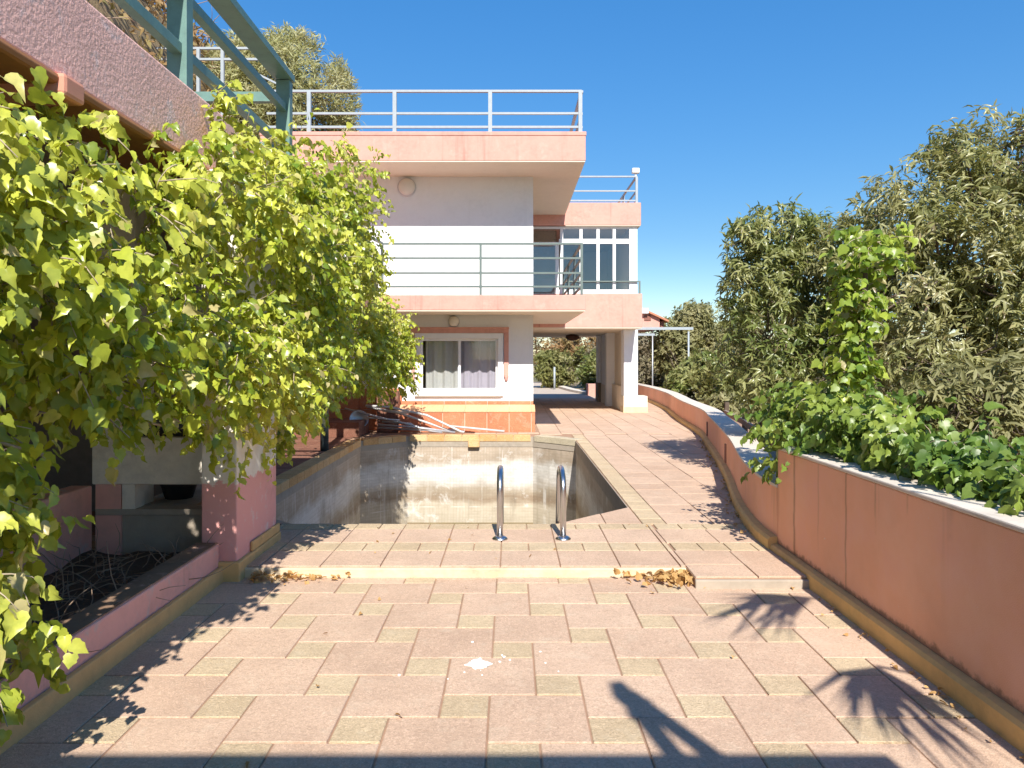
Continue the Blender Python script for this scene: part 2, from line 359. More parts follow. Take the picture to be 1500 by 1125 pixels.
def cloud_mesh(name, P, D, N, Sz, tmpl, tint=None):
    P = np.asarray(P, float); n = len(P); ZF = RNG.uniform(.2, 2.4, n) if n > 1 else np.ones(1); XF = RNG.uniform(.72, 1.12, n) if n > 1 else np.ones(1); X, D, N = leaf_frames(np.asarray(D, float), np.asarray(N, float)); Sz = np.asarray(Sz, float)[:, None, None]
    tv = np.array(tmpl[0]); V = len(tv)
    co = P[:, None, :] + Sz * (tv[None, :, 0:1] * XF[:, None, None] * X[:, None, :] + tv[None, :, 1:2] * D[:, None, :] + (tv[None, :, 2:3] * ZF[:, None, None]) * N[:, None, :])
    fl = np.concatenate([np.array(f) for f in tmpl[1]]); tot = np.array([len(f) for f in tmpl[1]]); st = np.concatenate([[0], np.cumsum(tot)[:-1]])
    L = len(fl); F = len(tot)
    me = bpy.data.meshes.new(name)
    me.vertices.add(n * V); me.loops.add(n * L); me.polygons.add(n * F)
    me.vertices.foreach_set('co', co.astype(np.float32).ravel())
    me.loops.foreach_set('vertex_index', (fl[None, :] + (np.arange(n) * V)[:, None]).astype(np.int32).ravel())
    me.polygons.foreach_set('loop_start', (st[None, :] + (np.arange(n) * L)[:, None]).astype(np.int32).ravel())
    me.polygons.foreach_set('loop_total', np.tile(tot, n).astype(np.int32))
    me.update(calc_edges=True)
    a = me.attributes.new('tint', 'FLOAT', 'POINT')
    tt = RNG.random(n) * .999 if tint is None else np.asarray(tint)
    a.data.foreach_set('value', np.repeat(tt, V).astype(np.float32))
    return me
def cloud(name, P, D, N, Sz, tmpl, mat, parent=None, kind=None):
    P = np.asarray(P, float) - np.array(root_loc(parent))[None, :]
    o = link(name, cloud_mesh(name, P, D, N, Sz, tmpl), mat, parent)
    if kind: o['kind'] = kind
    return o
def rdir(n): return norm(RNG.normal(size=(n, 3)))
SUNA = np.array(SUN)
def smooth(a, b, x):
    t = min(1, max(0, (x - a) / (b - a))); return t * t * (3 - 2 * t)

# ------------------------------------------------------------------ terrain
def height(x, y):
    h = -.06
    if x > 2.6 and y < 60:
        h -= 2.6 * smooth(3.0, 13, x - .1 * max(0, y))
    if x > 2.6 and y >= 60: h -= 2.6 * smooth(3.0, 13, x - 6)
    hill = 10.5 * smooth(-5.4, -9.0, x + .05 * noise.noise((x, y * .4, 0))) * smooth(-14, -4, y) * (1 - .75 * smooth(30, 60, y))
    hill += 3.0 * smooth(46, 80, y) * smooth(12, -4, x)
    h += hill
    if y > 28: h += .5 * noise.noise((x * .08, y * .08, 3)) * smooth(28, 40, y)
    d = math.hypot(x, y)
    if d > 150: h = h * (1 - smooth(150, 500, d)) - 3 * smooth(150, 500, d)
    return h
def terrain():
    def axis(c, n, m): return [c + math.copysign(abs(t) ** 2.6, t) * m for t in np.linspace(-1, 1, n)]
    xs = sorted(set([round(v, 3) for v in axis(0, 61, 2500)] + [i * .6 for i in range(-20, 25)])); ys = sorted(set([round(v, 3) for v in axis(10, 61, 2500)] + [i * 1.2 for i in range(-8, 40)]))
    mb = MB(); nx = len(xs)
    pit = lambda x, y: -3.0 if -3.4 < x < 1.9 and 5.9 < y < 14.3 else None
    for y in ys:
        for x in xs:
            z = pit(x, y); mb.v.append((x, y, height(x, y) if z is None else z))
    for j in range(len(ys) - 1):
        for i in range(nx - 1): mb.f.append((j * nx + i, j * nx + i + 1, (j + 1) * nx + i + 1, (j + 1) * nx + i))
    tag(mb.build('ground', M['ground'], smooth=True), 'dry brown earth and hillside around the house', None, None, 'structure')
terrain()

# ------------------------------------------------------------------ clipped paving pieces
def clip(poly, a, b, c):
    """keep a*x+b*y<=c"""
    out = []
    for i in range(len(poly)):
        p, q = poly[i], poly[(i + 1) % len(poly)]; dp = a * p[0] + b * p[1] - c; dq = a * q[0] + b * q[1] - c
        if dp <= 0: out.append(p)
        if (dp < 0 < dq) or (dq < 0 < dp):
            t = dp / (dp - dq); out.append((p[0] + t * (q[0] - p[0]), p[1] + t * (q[1] - p[1])))
    return out
def area(p): return abs(sum(p[i][0] * p[(i + 1) % len(p)][1] - p[(i + 1) % len(p)][0] * p[i][1] for i in range(len(p)))) / 2
def slab_mesh(name, poly, th, ch=.004):
    """poly local, counter-clockwise; top at z=0, chamfered"""
    n = len(poly); cx = sum(p[0] for p in poly) / n; cy = sum(p[1] for p in poly) / n
    ins = []
    for x, y in poly:
        d = math.hypot(x - cx, y - cy); k = max(0, 1 - ch * 1.4 / max(d, 1e-4)); ins.append((cx + (x - cx) * k, cy + (y - cy) * k))
    v = [(x, y, -th) for x, y in poly] + [(x, y, -ch * .7) for x, y in poly] + [(x, y, 0) for x, y in ins]
    f = [tuple(range(2 * n, 3 * n))]
    for i in range(n):
        j = (i + 1) % n; f += [(i, j, n + j, n + i), (n + i, n + j, 2 * n + j, 2 * n + i)]
    me = bpy.data.meshes.new(name); me.from_pydata(v, [], f); me.update(); return me
_slabs = {}
def pave(name, x0, x1, y0, y1, z, parent, mat, gap=.0043, th=.02, clips=()):
    poly = [(x0 + gap, y0 + gap), (x1 - gap, y0 + gap), (x1 - gap, y1 - gap), (x0 + gap, y1 - gap)]
    full = area(poly)
    for c in clips:
        poly = clip(poly, *c)
        if len(poly) < 3 or area(poly) < .003: return None
    cx, cy = (x0 + x1) / 2, (y0 + y1) / 2
    loc_poly = [(x - cx, y - cy) for x, y in poly]
    key = (name, mat.name, round(x1 - x0, 3), round(y1 - y0, 3), th) if abs(area(poly) - full) < 1e-6 else None
    me = _slabs.get(key)
    if me is None:
        me = slab_mesh(name, loc_poly, th)
        me.materials.append(mat)
        if key: _slabs[key] = me
    o = bpy.data.objects.new(name, me); COL.objects.link(o); o.parent = parent
    o.location = Vector((cx, cy, z + random.uniform(-.0018, .0018))) - root_loc(parent)
    o.rotation_euler = (random.gauss(0, .0022), random.gauss(0, .0022), random.gauss(0, .003))
    return o

# ------------------------------------------------------------------ lower terrace
TW = .4145
terr = B(-2.0, 2.02, -3, 5.15, -.08, -.007).build('terrace_floor', M['grout']); tag(terr, 'sunlit lower terrace paved in pink and olive tiles', None, None, 'structure')
x0, y0, a, b = -.301, 3.333, TW, TW / 2
tc = [(-1, 0, 1.935), (1, 0, 1.95), (0, 1, 5.14), (0, -1, -1.6)]
for i in range(-14, 15):
    for j in range(-14, 15):
        X, Y = x0 + i * a + j * b, y0 + i * b - j * a
        if -2.6 < X < 2.2 and 1.2 < Y < 5.3:
            cl = tc
            pave('large_tile', X, X + a, Y, Y + a, 0, terr, M['tile'], clips=cl)
            pave('small_tile', X + a, X + a + b, Y, Y + b, 0, terr, M['tile_olive'], clips=cl)

# ------------------------------------------------------------------ pool deck
PX0, PX1, PY0, PY1, C = -2.63, 1.14, 6.47, 13.8, .73
ZD = .07
OCT = [(PX0 + C, PY0), (PX1 - C, PY0), (PX1, PY0 + C), (PX1, PY1 - C), (PX1 - C, PY1), (PX0 + C, PY1), (PX0, PY1 - C), (PX0, PY0 + C)]
ob = ZD - .012
dk_ = MB()
dk_.box(-2.0, 1.21, 5.15, PY0, -.1, ob).box(1.21, 2.35, 4.9, PY0, -.1, ob)
dk_.box(PX1, 4.6, PY0, PY1, -.1, ob).box(-6, PX0, 5.9, PY1, -.1, ob).box(-6, 5.4, PY1, 27, -.1, ob).box(PX0, -2.0, 5.9, PY0, -.1, ob)
for tri in ([(PX0, PY0), (PX0 + C, PY0), (PX0, PY0 + C)], [(PX1, PY0), (PX1, PY0 + C), (PX1 - C, PY0)], [(PX1, PY1), (PX1 - C, PY1), (PX1, PY1 - C)], [(PX0, PY1), (PX0, PY1 - C), (PX0 + C, PY1)]):
    dk_.prism(tri, -.1, ob)
deck = dk_.build('pool_deck', M['grout']); tag(deck, 'raised paved deck around the pool and beside the house', None, None, 'structure')
WALLP = [(2.0, 5.35), (2.03, 6.1), (2.2, 7.1), (2.6, 8.85), (2.93, 10.5), (3.27, 12.3), (3.58, 14), (3.87, 17), (4.15, 19.2), (4.37, 21.2), (4.58, 25), (4.6, 31)]
def wallx(y):
    for (xa, ya), (xb, yb) in zip(WALLP, WALLP[1:]):
        if ya <= y <= yb: return xa + (xb - xa) * (y - ya) / (yb - ya)
    return 2.0 if y < 5.6 else 4.6
# front strip: courses of large and small pieces
def course(y0, y1, xs, xe, step, off, name, mat, clips=(), ins=None):
    x = xs + off - step
    while x < xe:
        if x + step > xs + .02:
            pave(name, max(x, xs), min(x + step, xe), y0, y1, ZD, deck, mat, clips=clips)
        x += step
JX = -.072
def offs(xs, step): return (JX - xs) % step
cut = [(1, -1, PX1 - C - PY0 - .0)]          # near right corner: x-y <= ...
for y0_, y1_, st, nm, mt in ((5.155, 5.57, TW, 'large_tile', 'tile'), (5.57, 5.81, TW / 2, 'small_tile', 'tile_olive'), (5.81, 6.265, TW, 'large_tile', 'tile'), (6.265, PY0, TW / 2, 'small_tile', 'tile_olive')):
    course(y0_, y1_, -1.98, 1.21, st, offs(-1.98, st), nm, M[mt])
course(5.57, 5.81, 1.21, 2.05, TW / 2, .02, 'small_tile', M['tile_olive']); course(5.81, 6.265, 1.21, 2.1, TW, 0, 'large_tile', M['tile']); course(6.265, PY0, 1.21, 2.15, TW / 2, .02, 'small_tile', M['tile_olive'])
course(5.19, 5.57, 1.21, 2.02, TW, 0, 'large_tile', M['tile']); course(4.9, 5.19, 1.21, 2.02, TW, 0, 'large_tile', M['tile'])
# near right and near left triangles
for (xa, xb) in ((PX1 - C, PX1 - C + TW), (PX1 - C + TW, PX1)):
    for (ya, yb) in ((PY0, PY0 + TW), (PY0 + TW, PY0 + C)):
        pave('large_tile', xa, xb, ya, yb, ZD, deck, M['tile'], clips=[(-1, 1, -(PX1 - C - PY0) - .0)])
for (xa, xb) in ((PX0, PX0 + .32), (PX0 + .32, PX0 + C)):
    for (ya, yb) in ((PY0, PY0 + TW), (PY0 + TW, PY0 + C)):
        pave('large_tile', xa, xb, ya, yb, ZD, deck, M['tile'], clips=[(1, 1, PX0 + C + PY0)])
# right strip: olive border then long courses
y = PY0
CW = .21
while y < PY1 + .2:
    pave('small_tile', PX1 + .005, PX1 + CW, max(y, PY0), y + .2, ZD, deck, M['tile_olive'], gap=.003); y += .2
cols = [PX1 + CW + TW * k for k in range(7)]
for k, xa in enumerate(cols[:-1]):
    y = PY0 + (0 if k % 2 == 0 else .2)
    if k % 2: pave('large_tile', xa, xa + TW, PY0, y, ZD, deck, M['tile'])
    while y < PY1 + .25:
        if xa < wallx(y + .3): pave('large_tile', xa, xa + TW, y, min(y + TW, PY1 + .25), ZD, deck, M['tile'])
        y += TW
# behind the pool: bigger bays running under the house
for k in range(-3, 10):
    xa = .55 + TW * k; y = PY1 + .25 + (.2 if k % 2 else 0)
    if xa < .5 and xa + TW <= .5: yend = 14.48
    else: yend = 26.8
    if xa < .5 < xa + TW: yend = 14.48
    while y < yend - .1:
        if xa < wallx(y + .2) - .05: pave('large_tile', xa, xa + TW, y, min(y + .62, yend), ZD, deck, M['tile'])
        y += .62
# left side: tiles with its shade put into their colour
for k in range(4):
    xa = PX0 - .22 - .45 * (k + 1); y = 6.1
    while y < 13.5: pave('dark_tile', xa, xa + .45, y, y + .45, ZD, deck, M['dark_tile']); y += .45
stp = B(-1.95, 1.205, 5.118, 5.149, -.02, .062).build('step_riser', M['yellow'], deck, bevel=.008)
B(1.205, 2.02, 4.868, 4.899, -.02, .055).build('step_riser', M['concrete'], deck, bevel=.008)

# ------------------------------------------------------------------ pool
pool = empty('swimming_pool', (-.75, 10.1, -1.8), 'empty octagonal swimming pool with stained mosaic sides', 'swimming pool')
mb = MB(); n = 8
for z in (-.1, -2.6): mb.v += [(x, y, z) for x, y in OCT]
mb.f = [(i, (i + 1) % 8, (i + 1) % 8 + 8, i + 8) for i in range(8)] + [tuple(range(8, 16))]
out = [(x + math.copysign(.12, x + .75), y + math.copysign(.12, y - 10.1)) for x, y in OCT]
me_pool = mb.build('basin', M['pool'], pool)
for p in me_pool.data.polygons: p.flip()
def copings(p, q, mat, step, width=.22, th=.11, trim0=0, trim1=0):
    p = Vector(p); q = Vector(q); d = (q - p); L = d.length - trim0 - trim1; d.normalize(); nx = Vector((d.y, -d.x))
    k = max(1, round(L / step)); s = L / k
    for i in range(k):
        c = p + d * (trim0 + (i + .5) * s) + nx * (width / 2 - .02)
        key = ('cop', mat.name, round(s, 3), width)
        if key not in _slabs:
            m_ = slab_mesh('coping_stone', [(-s / 2 + .004, -width / 2), (s / 2 - .004, -width / 2), (s / 2 - .004, width / 2), (-s / 2 + .004, width / 2)], th, .01); m_.materials.append(mat); _slabs[key] = m_
        o = bpy.data.objects.new('coping_stone', _slabs[key]); COL.objects.link(o); o.parent = pool
        o.location = Vector((c.x, c.y, ZD + .012 + random.uniform(-.002, .002))) - root_loc(pool); o.rotation_euler = (0, 0, math.atan2(d.y, d.x))
copings(OCT[3], OCT[4], M['coping_pale'], .34, trim0=.0, trim1=.05)
copings(OCT[4], OCT[5], M['coping'], .33, trim0=.04, trim1=.04)
copings(OCT[5], OCT[6], M['coping'], .34, trim0=.05, trim1=.05)
copings(OCT[6], OCT[7], M['coping'], .33, trim0=.05, trim1=.0)
B(-.78, -.57, PY1 - .10, PY1 + .02, -.13, .015).build('inlet', M['coping'], pool, bevel=.012)
# beam edge round the rim, right and near sides
mb = MB()
def rim(p, q, w=.05):
    p = Vector(p); q = Vector(q); d = (q - p).normalized(); nx = Vector((d.y, -d.x)) * .05; i_ = nx * -.2; p, q = p + i_, q + i_
    mb.prism([(p.x, p.y), (q.x, q.y), (q.x + nx.x, q.y + nx.y), (p.x + nx.x, p.y + nx.y)], -.13, ZD - .014)
for i in (0, 1, 2, 3, 4, 5, 6, 7): rim(OCT[i], OCT[(i + 1) % 8])
mb.build('rim', M['concrete'], pool)

lad = empty('pool_ladder', (.16, 5.91, ZD), 'pair of polished steel pool ladder handrails at the near edge', 'pool ladder')
for X in (-.085, .415):
    pts = [(X, 5.91, ZD), (X, 5.91, .45)]
    for k in range(9):
        a_ = math.pi * k / 8; pts.append((X, 6.15 - .24 * math.cos(a_), .47 + .125 * math.sin(a_)))
    pts += [(X, 6.40, .40), (X, 6.52, .05), (X, 6.6, -.25), (X, 6.6, -1.1)]
    h = MB().tube(pts, .0245, 14).build('handrail', M['steel'], lad, smooth=True)
    MB().lathe((X, 5.91, ZD), (0, 0, 1), [(.062, 0), (.062, .008), (.045, .022), (.026, .03)], 20).build('flange', M['steel'], h, smooth=True)
for z in (-.35, -.7, -1.0): MB().box(-.085, .415, 6.57, 6.65, z, z + .03).build('tread', M['steel'], lad)

# ------------------------------------------------------------------ right-hand garden walls
near = empty('garden_wall', (2.1, 2, 0), 'tall near section of salmon garden wall with grey cap and rain streaks', 'wall', 'salmon garden walls')
MB().box(2.0, 2.27, -3, 5.6, -.1, .815).build('wall', M['salmon'], near, bevel=.006)
MB().box(1.995, 2.285, -3, 5.605, .816, .842).build('cap', M['cap'], near, bevel=.008)
MB().strip([(2.0, -3), (2.0, 5.6)], [(-.055, -.02), (-.058, .09), (-.045, .108), (-.02, .112), (-.001, .112), (-.001, -.02)]).build('kerb', M['ochre'], near)
low = empty('garden_wall', (3, 12, 0), 'low curving salmon wall with broad pale top beyond the tall section', 'wall', 'salmon garden walls')
def densify(path, n=6):
    out = []
    for i in range(len(path) - 1):
        p0, p1, p2, p3 = (Vector(path[max(0, min(len(path) - 1, i + k))]) for k in (-1, 0, 1, 2))
        for k in range(n):
            t = k / n; out.append(tuple(.5 * ((2 * p1) + (p2 - p0) * t + (2 * p0 - 5 * p1 + 4 * p2 - p3) * t * t + (3 * p1 - p0 - 3 * p2 + p3) * t ** 3)))
    return out + [path[-1]]
WP = densify([(2.0, 5.602)] + WALLP[1:])
MB().strip(WP, [(0, -.3), (0, .53), (.27, .53), (.27, -2.2)]).build('wall', M['salmon'], low)
MB().strip(WP, [(-.006, .531), (-.006, .552), (.285, .555), (.285, .531)]).build('cap', M['cap'], low)
MB().strip(WP, [(-.07, ZD - .05), (-.072, ZD + .07), (-.055, ZD + .09), (-.001, ZD + .095), (-.001, ZD - .05)]).build('kerb', M['ochre'], low)
for xx, yy in ((2.715, 9.45), (3.34, 12.7)):
    dx = wallx(yy)
    B(dx - .012, dx + .05, yy - .03, yy + .03, .18, .42).build('drain_slot', M['brown'], low)

# ------------------------------------------------------------------ house
H = empty('house', (0, 18, 0), 'two storey white villa with pink slab bands, railings and glazed corner', 'house')
YW, YF, YG = 14.85, 13.72, 18.8
Z1b, Z1t, Z2b, Z2t = 2.365, 2.665, 5.11, 5.66
wx0, wx1, wz0, wz1 = -1.90, -.149, .754, 2.0
mb = MB().box(-6, wx0, YW, YW + .22, 0, Z1b).box(wx1, .4475, YW, YW + .22, 0, Z1b).box(wx0, wx1, YW, YW + .22, 0, wz0).box(wx0, wx1, YW, YW + .22, wz1, Z1b)
mb.build('ground_floor_wall', M['white'], H)
B(.227, .447, YW + .22, 27, 0, 2.26).build('passage_wall', M['white'], H)
B(-6, .4475, YW, YW + .22, Z1t, Z2b).build('upper_wall', M['white'], H)
B(.227, .447, YW + .22, 18.95, Z1t, Z2b).build('upper_side_wall', M['white'], H)
rs = B(-4.6, 1.378, YF, 23.5, Z2b + .02, Z2t).build('roof_slab', M['pink'], H, bevel=.012)
B(-4.59, 1.368, YF + .01, 23.4, Z2b, Z2b + .021).build('soffit', M['cream'], rs)
MB().box(-4.61, 1.39, YF - .012, YF + .2, Z2t - .07, Z2t + .004).box(1.19, 1.39, YF + .2, 23.5, Z2t - .07, Z2t + .004).build('lip', M['pink'], rs, bevel=.01)
bs = B(-6, 1.378, YF, YG, Z1b + .02, Z1t).build('balcony_slab', M['pink'], H, bevel=.012)
B(-6, 1.368, YF + .01, YG, Z1b, Z1b + .021).build('soffit', M['cream'], bs)
# corner wing
wb = B(.45, 3.31, YG, 27, 2.28, 3.13).build('wing_band', M['pink'], H, bevel=.012)
B(.45, 3.30, YG + .01, 27, 2.258, 2.281).build('soffit', M['cream'], wb)
wp = B(.45, 3.28, YG, 23.5, 4.85, 5.42).build('wing_parapet', M['pink'], H, bevel=.012)
B(1.38, 3.27, YG + .01, 23.45, 4.835, 4.851).build('soffit', M['cream'], wp)
B(3.02, 3.2, YG + .3, 23.4, 3.13, 4.835).build('wing_side_wall', M['white'], H)
B(.45, 3.2, 23.41, 23.5, 3.13, 4.835).build('wing_back_wall', M['white'], H)
B(.46, 3.19, 19.2, 23.4, 3.131, 3.14).build('wing_floor', M['cap'], H)
# glazed front
GY = YG + .12
zt = 4.835
gl = MB()
glz = empty('glazing', root_loc(H) * 0, None); glz.parent = H; glz.location = Vector((2.2, GY, 3.2)) - root_loc(H)
fr = MB()
cols_x = [1.25, 1.74, 2.17, 2.58, 3.02]
mullw = .075
fr.box(1.22, 3.2, GY - .03, GY + .05, 3.13, 3.24).box(1.22, 3.2, GY - .03, GY + .05, zt - .06, zt).box(1.22, 3.2, GY - .035, GY + .05, 4.40, 4.52)
for xm in cols_x[:-1]: fr.box(xm, xm + mullw, GY - .032, GY + .05, 3.24, zt - .06)
fr.box(3.0, 3.2, GY - .034, GY + .28, 3.24, zt - .06)
fr.build('frame', M['frame'], glz)
fr2 = MB()
for xa, xb in zip(cols_x, cols_x[1:]):
    for za, zb in ((3.24, 4.40), (4.52, zt - .06)):
        MB().box(xa + mullw, xb, GY, GY + .008, za, zb).build('pane', M['glass_grey'], glz)
# set-back balcony door, left of the glazing
dr = MB().box(.46, 1.22, YG + .1, YG + .16, 4.36, 4.44).box(1.13, 1.22, YG + .1, YG + .161, Z1t, 4.36).box(.46, .53, YG + .1, YG + .161, Z1t, 4.36).box(.46, 1.22, YG + .1, YG + .16, zt - .06, zt)
dr = dr.build('balcony_door', M['frame'], H)
B(.53, 1.13, YG + .12, YG + .128, Z1t, 4.36).build('pane', M['glass_grey'], dr)
B(.53, 1.13, YG + .12, YG + .128, 4.44, zt - .06).build('pane', M['glass_grey'], dr)
B(.5, 1.18, YG + .5, YG + .53, 4.1, 4.8).build('blind', M['wood'], dr)
B(.5, 1.18, YG + .8, YG + .83, 2.7, 3.6).build('curtain', M['curtain_b'], dr)
# passage pillars
def pillar(x0, x1, y0, y1, parent_name='pillar', base=True):
    p = B(x0, x1, y0, y1, ZD, 2.258).build(parent_name, M['white'], H, bevel=.006)
    return p
p = pillar(3.0, 3.37, 19.8, 20.3); B(2.985, 3.62, 19.76, 20.34, ZD, .50).build('plinth', M['cream'], p, bevel=.008); B(2.975, 3.63, 19.745, 20.35, ZD - .01, .22).build('skirting', M['yellow'], p, bevel=.008)
pw = B(3.02, 3.22, 20.3, 22.3, ZD, .74).build('passage_parapet', M['cream'], H, bevel=.006)
B(3.1, 3.2, 20.3, 22.3, .742, 2.257).build('passage_screen', M['cream'], H)
p = pillar(2.86, 3.24, 22.3, 22.7)
p = pillar(2.98, 3.24, 22.72, 24.6, 'passage_side_wall'); B(2.965, 3.25, 22.705, 24.6, ZD - .01, .66).build('dado', M['cream'], p)
p = pillar(2.88, 3.24, 24.62, 25.2); B(2.86, 3.25, 24.6, 25.22, ZD - .01, .70).build('dado', M['wood'], p)
MB().lathe((1.95, 23.6, 2.257), (0, 0, -1), [(.05, 0), (.20, .03), (.23, .10), (.15, .18), (.05, .2)], 18).build('ceiling_lamp', M['brownlamp'], H, smooth=True)
# plinth under the window
pl = MB().prism([(-2.18, 14.52), (.468, 14.52), (.468, 14.848), (-2.18, 14.848)], ZD - .02, .44).build('plinth', M['cream'], H)
x = -2.18
while x < .46:
    x2 = min(x + .43, .478)
    B(x + .005, x2 - .005, 14.50, 14.519, ZD, .455).build('plinth_tile', M['orange_tile'], pl)
    ms = MB().add([(x + .002, 14.49, .458), (x2 - .002, 14.49, .458), (x2 - .002, 14.80, .565), (x + .002, 14.80, .565), (x + .002, 14.49, .478), (x2 - .002, 14.49, .478), (x2 - .002, 14.80, .585), (x + .002, 14.80, .585)], [(0,3,2,1),(4,5,6,7),(0,1,5,4),(1,2,6,5),(2,3,7,6),(3,0,4,7)])
    ms.build('ledge_tile', M['ledge_tile'], pl)
    B(x + .003, min(x2, .45) - .003, 14.83, 14.849, .56, .655).build('skirting_tile', M['orange_tile'], pl)
    x += .43
z = ZD
for k in range(2):
    for i in range(5):
        B(-4.3 + .43 * i + .003, -3.87 + .43 * i - .003, 14.82, 14.849, ZD + .42 * k, ZD + .42 * (k + 1) - .006).build('plinth_tile', M['orange_tile'], pl)
B(-2.6, -2.19, 14.5, 14.848, ZD, .86).build('plinth_block', M['dark_tile'], pl, bevel=.006)  # dark colour stands in for the vine's shade on the block
# raised tiled platform, its shade put into the tile colour
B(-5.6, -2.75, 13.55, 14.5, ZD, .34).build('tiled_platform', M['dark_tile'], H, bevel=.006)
# window
wi = empty('window', (0, 0, 0)); wi.parent = H; wi.location = Vector((-1.02, YW, .754)) - root_loc(H)
def ring(mb, x0, x1, z0, z1, w, y0, y1, bot=None):
    bot = bot or w
    return mb.box(x0, x0 + w, y0, y1, z0 + bot, z1 - w).box(x1 - w, x1, y0, y1, z0 + bot, z1 - w).box(x0, x1, y0, y1, z1 - w, z1).box(x0, x1, y0, y1, z0, z0 + bot)
ring(MB(), wx0, wx1, wz0, wz1, .105, YW - .055, YW + .14).build('frame', M['frame'], wi, bevel=.006)
B(wx0, wx1 - .04, YW - .065, YW - .0555, wz0 - .012, wz0).build('sill', M['concrete'], wi)
xm = (wx0 + wx1) / 2
for k, (xa, xb, yy) in enumerate(((wx0 + .107, xm + .03, YW + .02), (xm - .03, wx1 - .107, YW + .055))):
    ring(MB(), xa, xb, wz0 + .107, wz1 - .107, .045, yy, yy + .03).build('sash', M['frame'], wi, bevel=.003)
    B(xa + .04, xb - .04, yy + .012, yy + .018, wz0 + .14, wz1 - .14).build('pane', M['glass'], wi)
    cm = MB(); n_ = 90; xs0, xs1 = (xa + .09 if k == 0 else xa + .05), xb - .02
    for i in range(n_ + 1):
        xx = xs0 + (xs1 - xs0) * i / n_; ph = (xx - xs0) / .235 * 2 * math.pi
        yy2 = YW + .17 + .026 * math.sin(ph + k) + .008 * math.sin(2.3 * ph)
        cm.v += [(xx, yy2, wz0 + .08), (xx, yy2, wz1 - .02)]
    cm.f = [(2 * i, 2 * i + 2, 2 * i + 3, 2 * i + 1) for i in range(n_)]
    cm.build('curtain', M['curtain_a' if k == 0 else 'curtain_b'], wi, smooth=True)
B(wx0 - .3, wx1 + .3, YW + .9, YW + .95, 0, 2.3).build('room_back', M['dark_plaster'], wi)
sm = MB().box(-1.97, -.04, YW - .045, YW - .001, 2.0, 2.11).box(-.135, -.04, YW - .045, YW - .001, 1.16, 2.0).box(-1.97, -1.905, YW - .045, YW - .001, 1.16, 2.0)
sm.box(-1.98, -.03, YW - .06, YW - .0012, 2.085, 2.12)
sm.build('surround', M['pink'], wi, bevel=.008)
for xc in (-.088, -1.937): MB().lathe((xc, YW - .025, 1.16), (0, 0, -1), [(.045, 0), (.05, .02), (.03, .05), (.035, .08), (.006, .12)], 12).build('finial', M['pink'], wi, smooth=True)
# wall lamps
for xc, zc, r in ((-1.126, 2.235, .115), (-2.06, 4.90, .185)):
    l_ = MB().lathe((xc, YW, zc), (0, -1, 0), [(r, 0), (r, .03), (r * .93, .045)], 28).build('wall_lamp', M['greymetal'], H, smooth=False)
    MB().lathe((xc, YW - .04, zc), (0, -1, 0), [(r * .9, 0), (r * .86, .03), (r * .6, .06), (r * .2, .075)], 28).build('diffuser', M['plastic'], l_, smooth=True)
# railings
def railing(name, pts, base, heights, post_at, mat, rw=.045, rh=.045, pw=.055, tw=None, parent=H):
    r = empty(name, (0, 0, 0)); r.parent = parent; c = Vector((pts[0][0], pts[0][1], base)); r.location = c - root_loc(parent)
    for i, (p, q) in enumerate(zip(pts, pts[1:])):
        for k, h in enumerate(heights):
            w_ = (tw if (tw and k == len(heights) - 1) else rw)
            MB().bar((p[0], p[1], h), (q[0], q[1], h), w_, rh).build('rail', mat, r)
    for (x, y) in post_at:
        B(x - pw / 2, x + pw / 2, y - pw / 2, y + pw / 2, base, heights[-1] - rh / 2 - .001).build('post', mat, r)
    return r
railing('roof_railing', [(-4.5, 13.8), (1.31, 13.8), (1.31, 20.0), (1.31, 23.3)], Z2t, [5.77, 6.02, 6.43], [(-3.72, 13.8), (-2.14, 13.8), (-.378, 13.8), (1.285, 13.8), (1.31, 16.5), (1.31, 19.2), (1.31, 21.2), (1.31, 23.3)], M['railw'], .04, .04, .07, .06)
railing('balcony_railing', [(-2.37, 13.8), (1.31, 13.8), (1.31, 18.6)], Z1t, [2.825, 3.075, 3.35, 3.615], [(-2.37, 13.8), (-.555, 13.8), (1.31, 13.8), (1.31, 15.4), (1.31, 17.0), (1.31, 18.6)], M['rail'], .035, .035, .045, .05)
railing('stair_railing', [(-2.37, 13.72), (-2.66, 11.2)], Z1t, [2.9, 3.35, 3.615], [(-2.52, 12.5), (-2.66, 11.2)], M['rail'], .04, .04, .05, .05)
railing('wing_roof_railing', [(.6, 19.0), (3.2, 19.0), (3.2, 21.2), (3.2, 23.3)], 5.42, [5.51, 5.755, 6.12], [(3.2, 19.0), (3.2, 21.2), (3.2, 23.3)], M['railw'], .035, .035, .06, .05)
railing('wing_band_railing', [(1.4, 18.84), (3.27, 18.84)], 3.13, [3.44], [(3.25, 18.84)], M['rail'], .03, .03, .04)
lp = B(3.08, 3.27, 18.93, 19.07, 6.20, 6.33).build('roof_lamp', M['plastic'], H, bevel=.02); B(3.15, 3.2, 18.98, 19.02, 6.12, 6.2).build('lamp_stem', M['greymetal'], lp)
# side walkway on a post, left of the window
B(-6, -2.42, 11.1, 13.7, 2.37, 2.66).build('side_walkway', M['pink'], H, bevel=.01)
MB().tube([(-2.89, 11.6, ZD), (-2.89, 11.6, 2.37)], .065, 12).build('walkway_post', M['darkpost'], H, smooth=True)

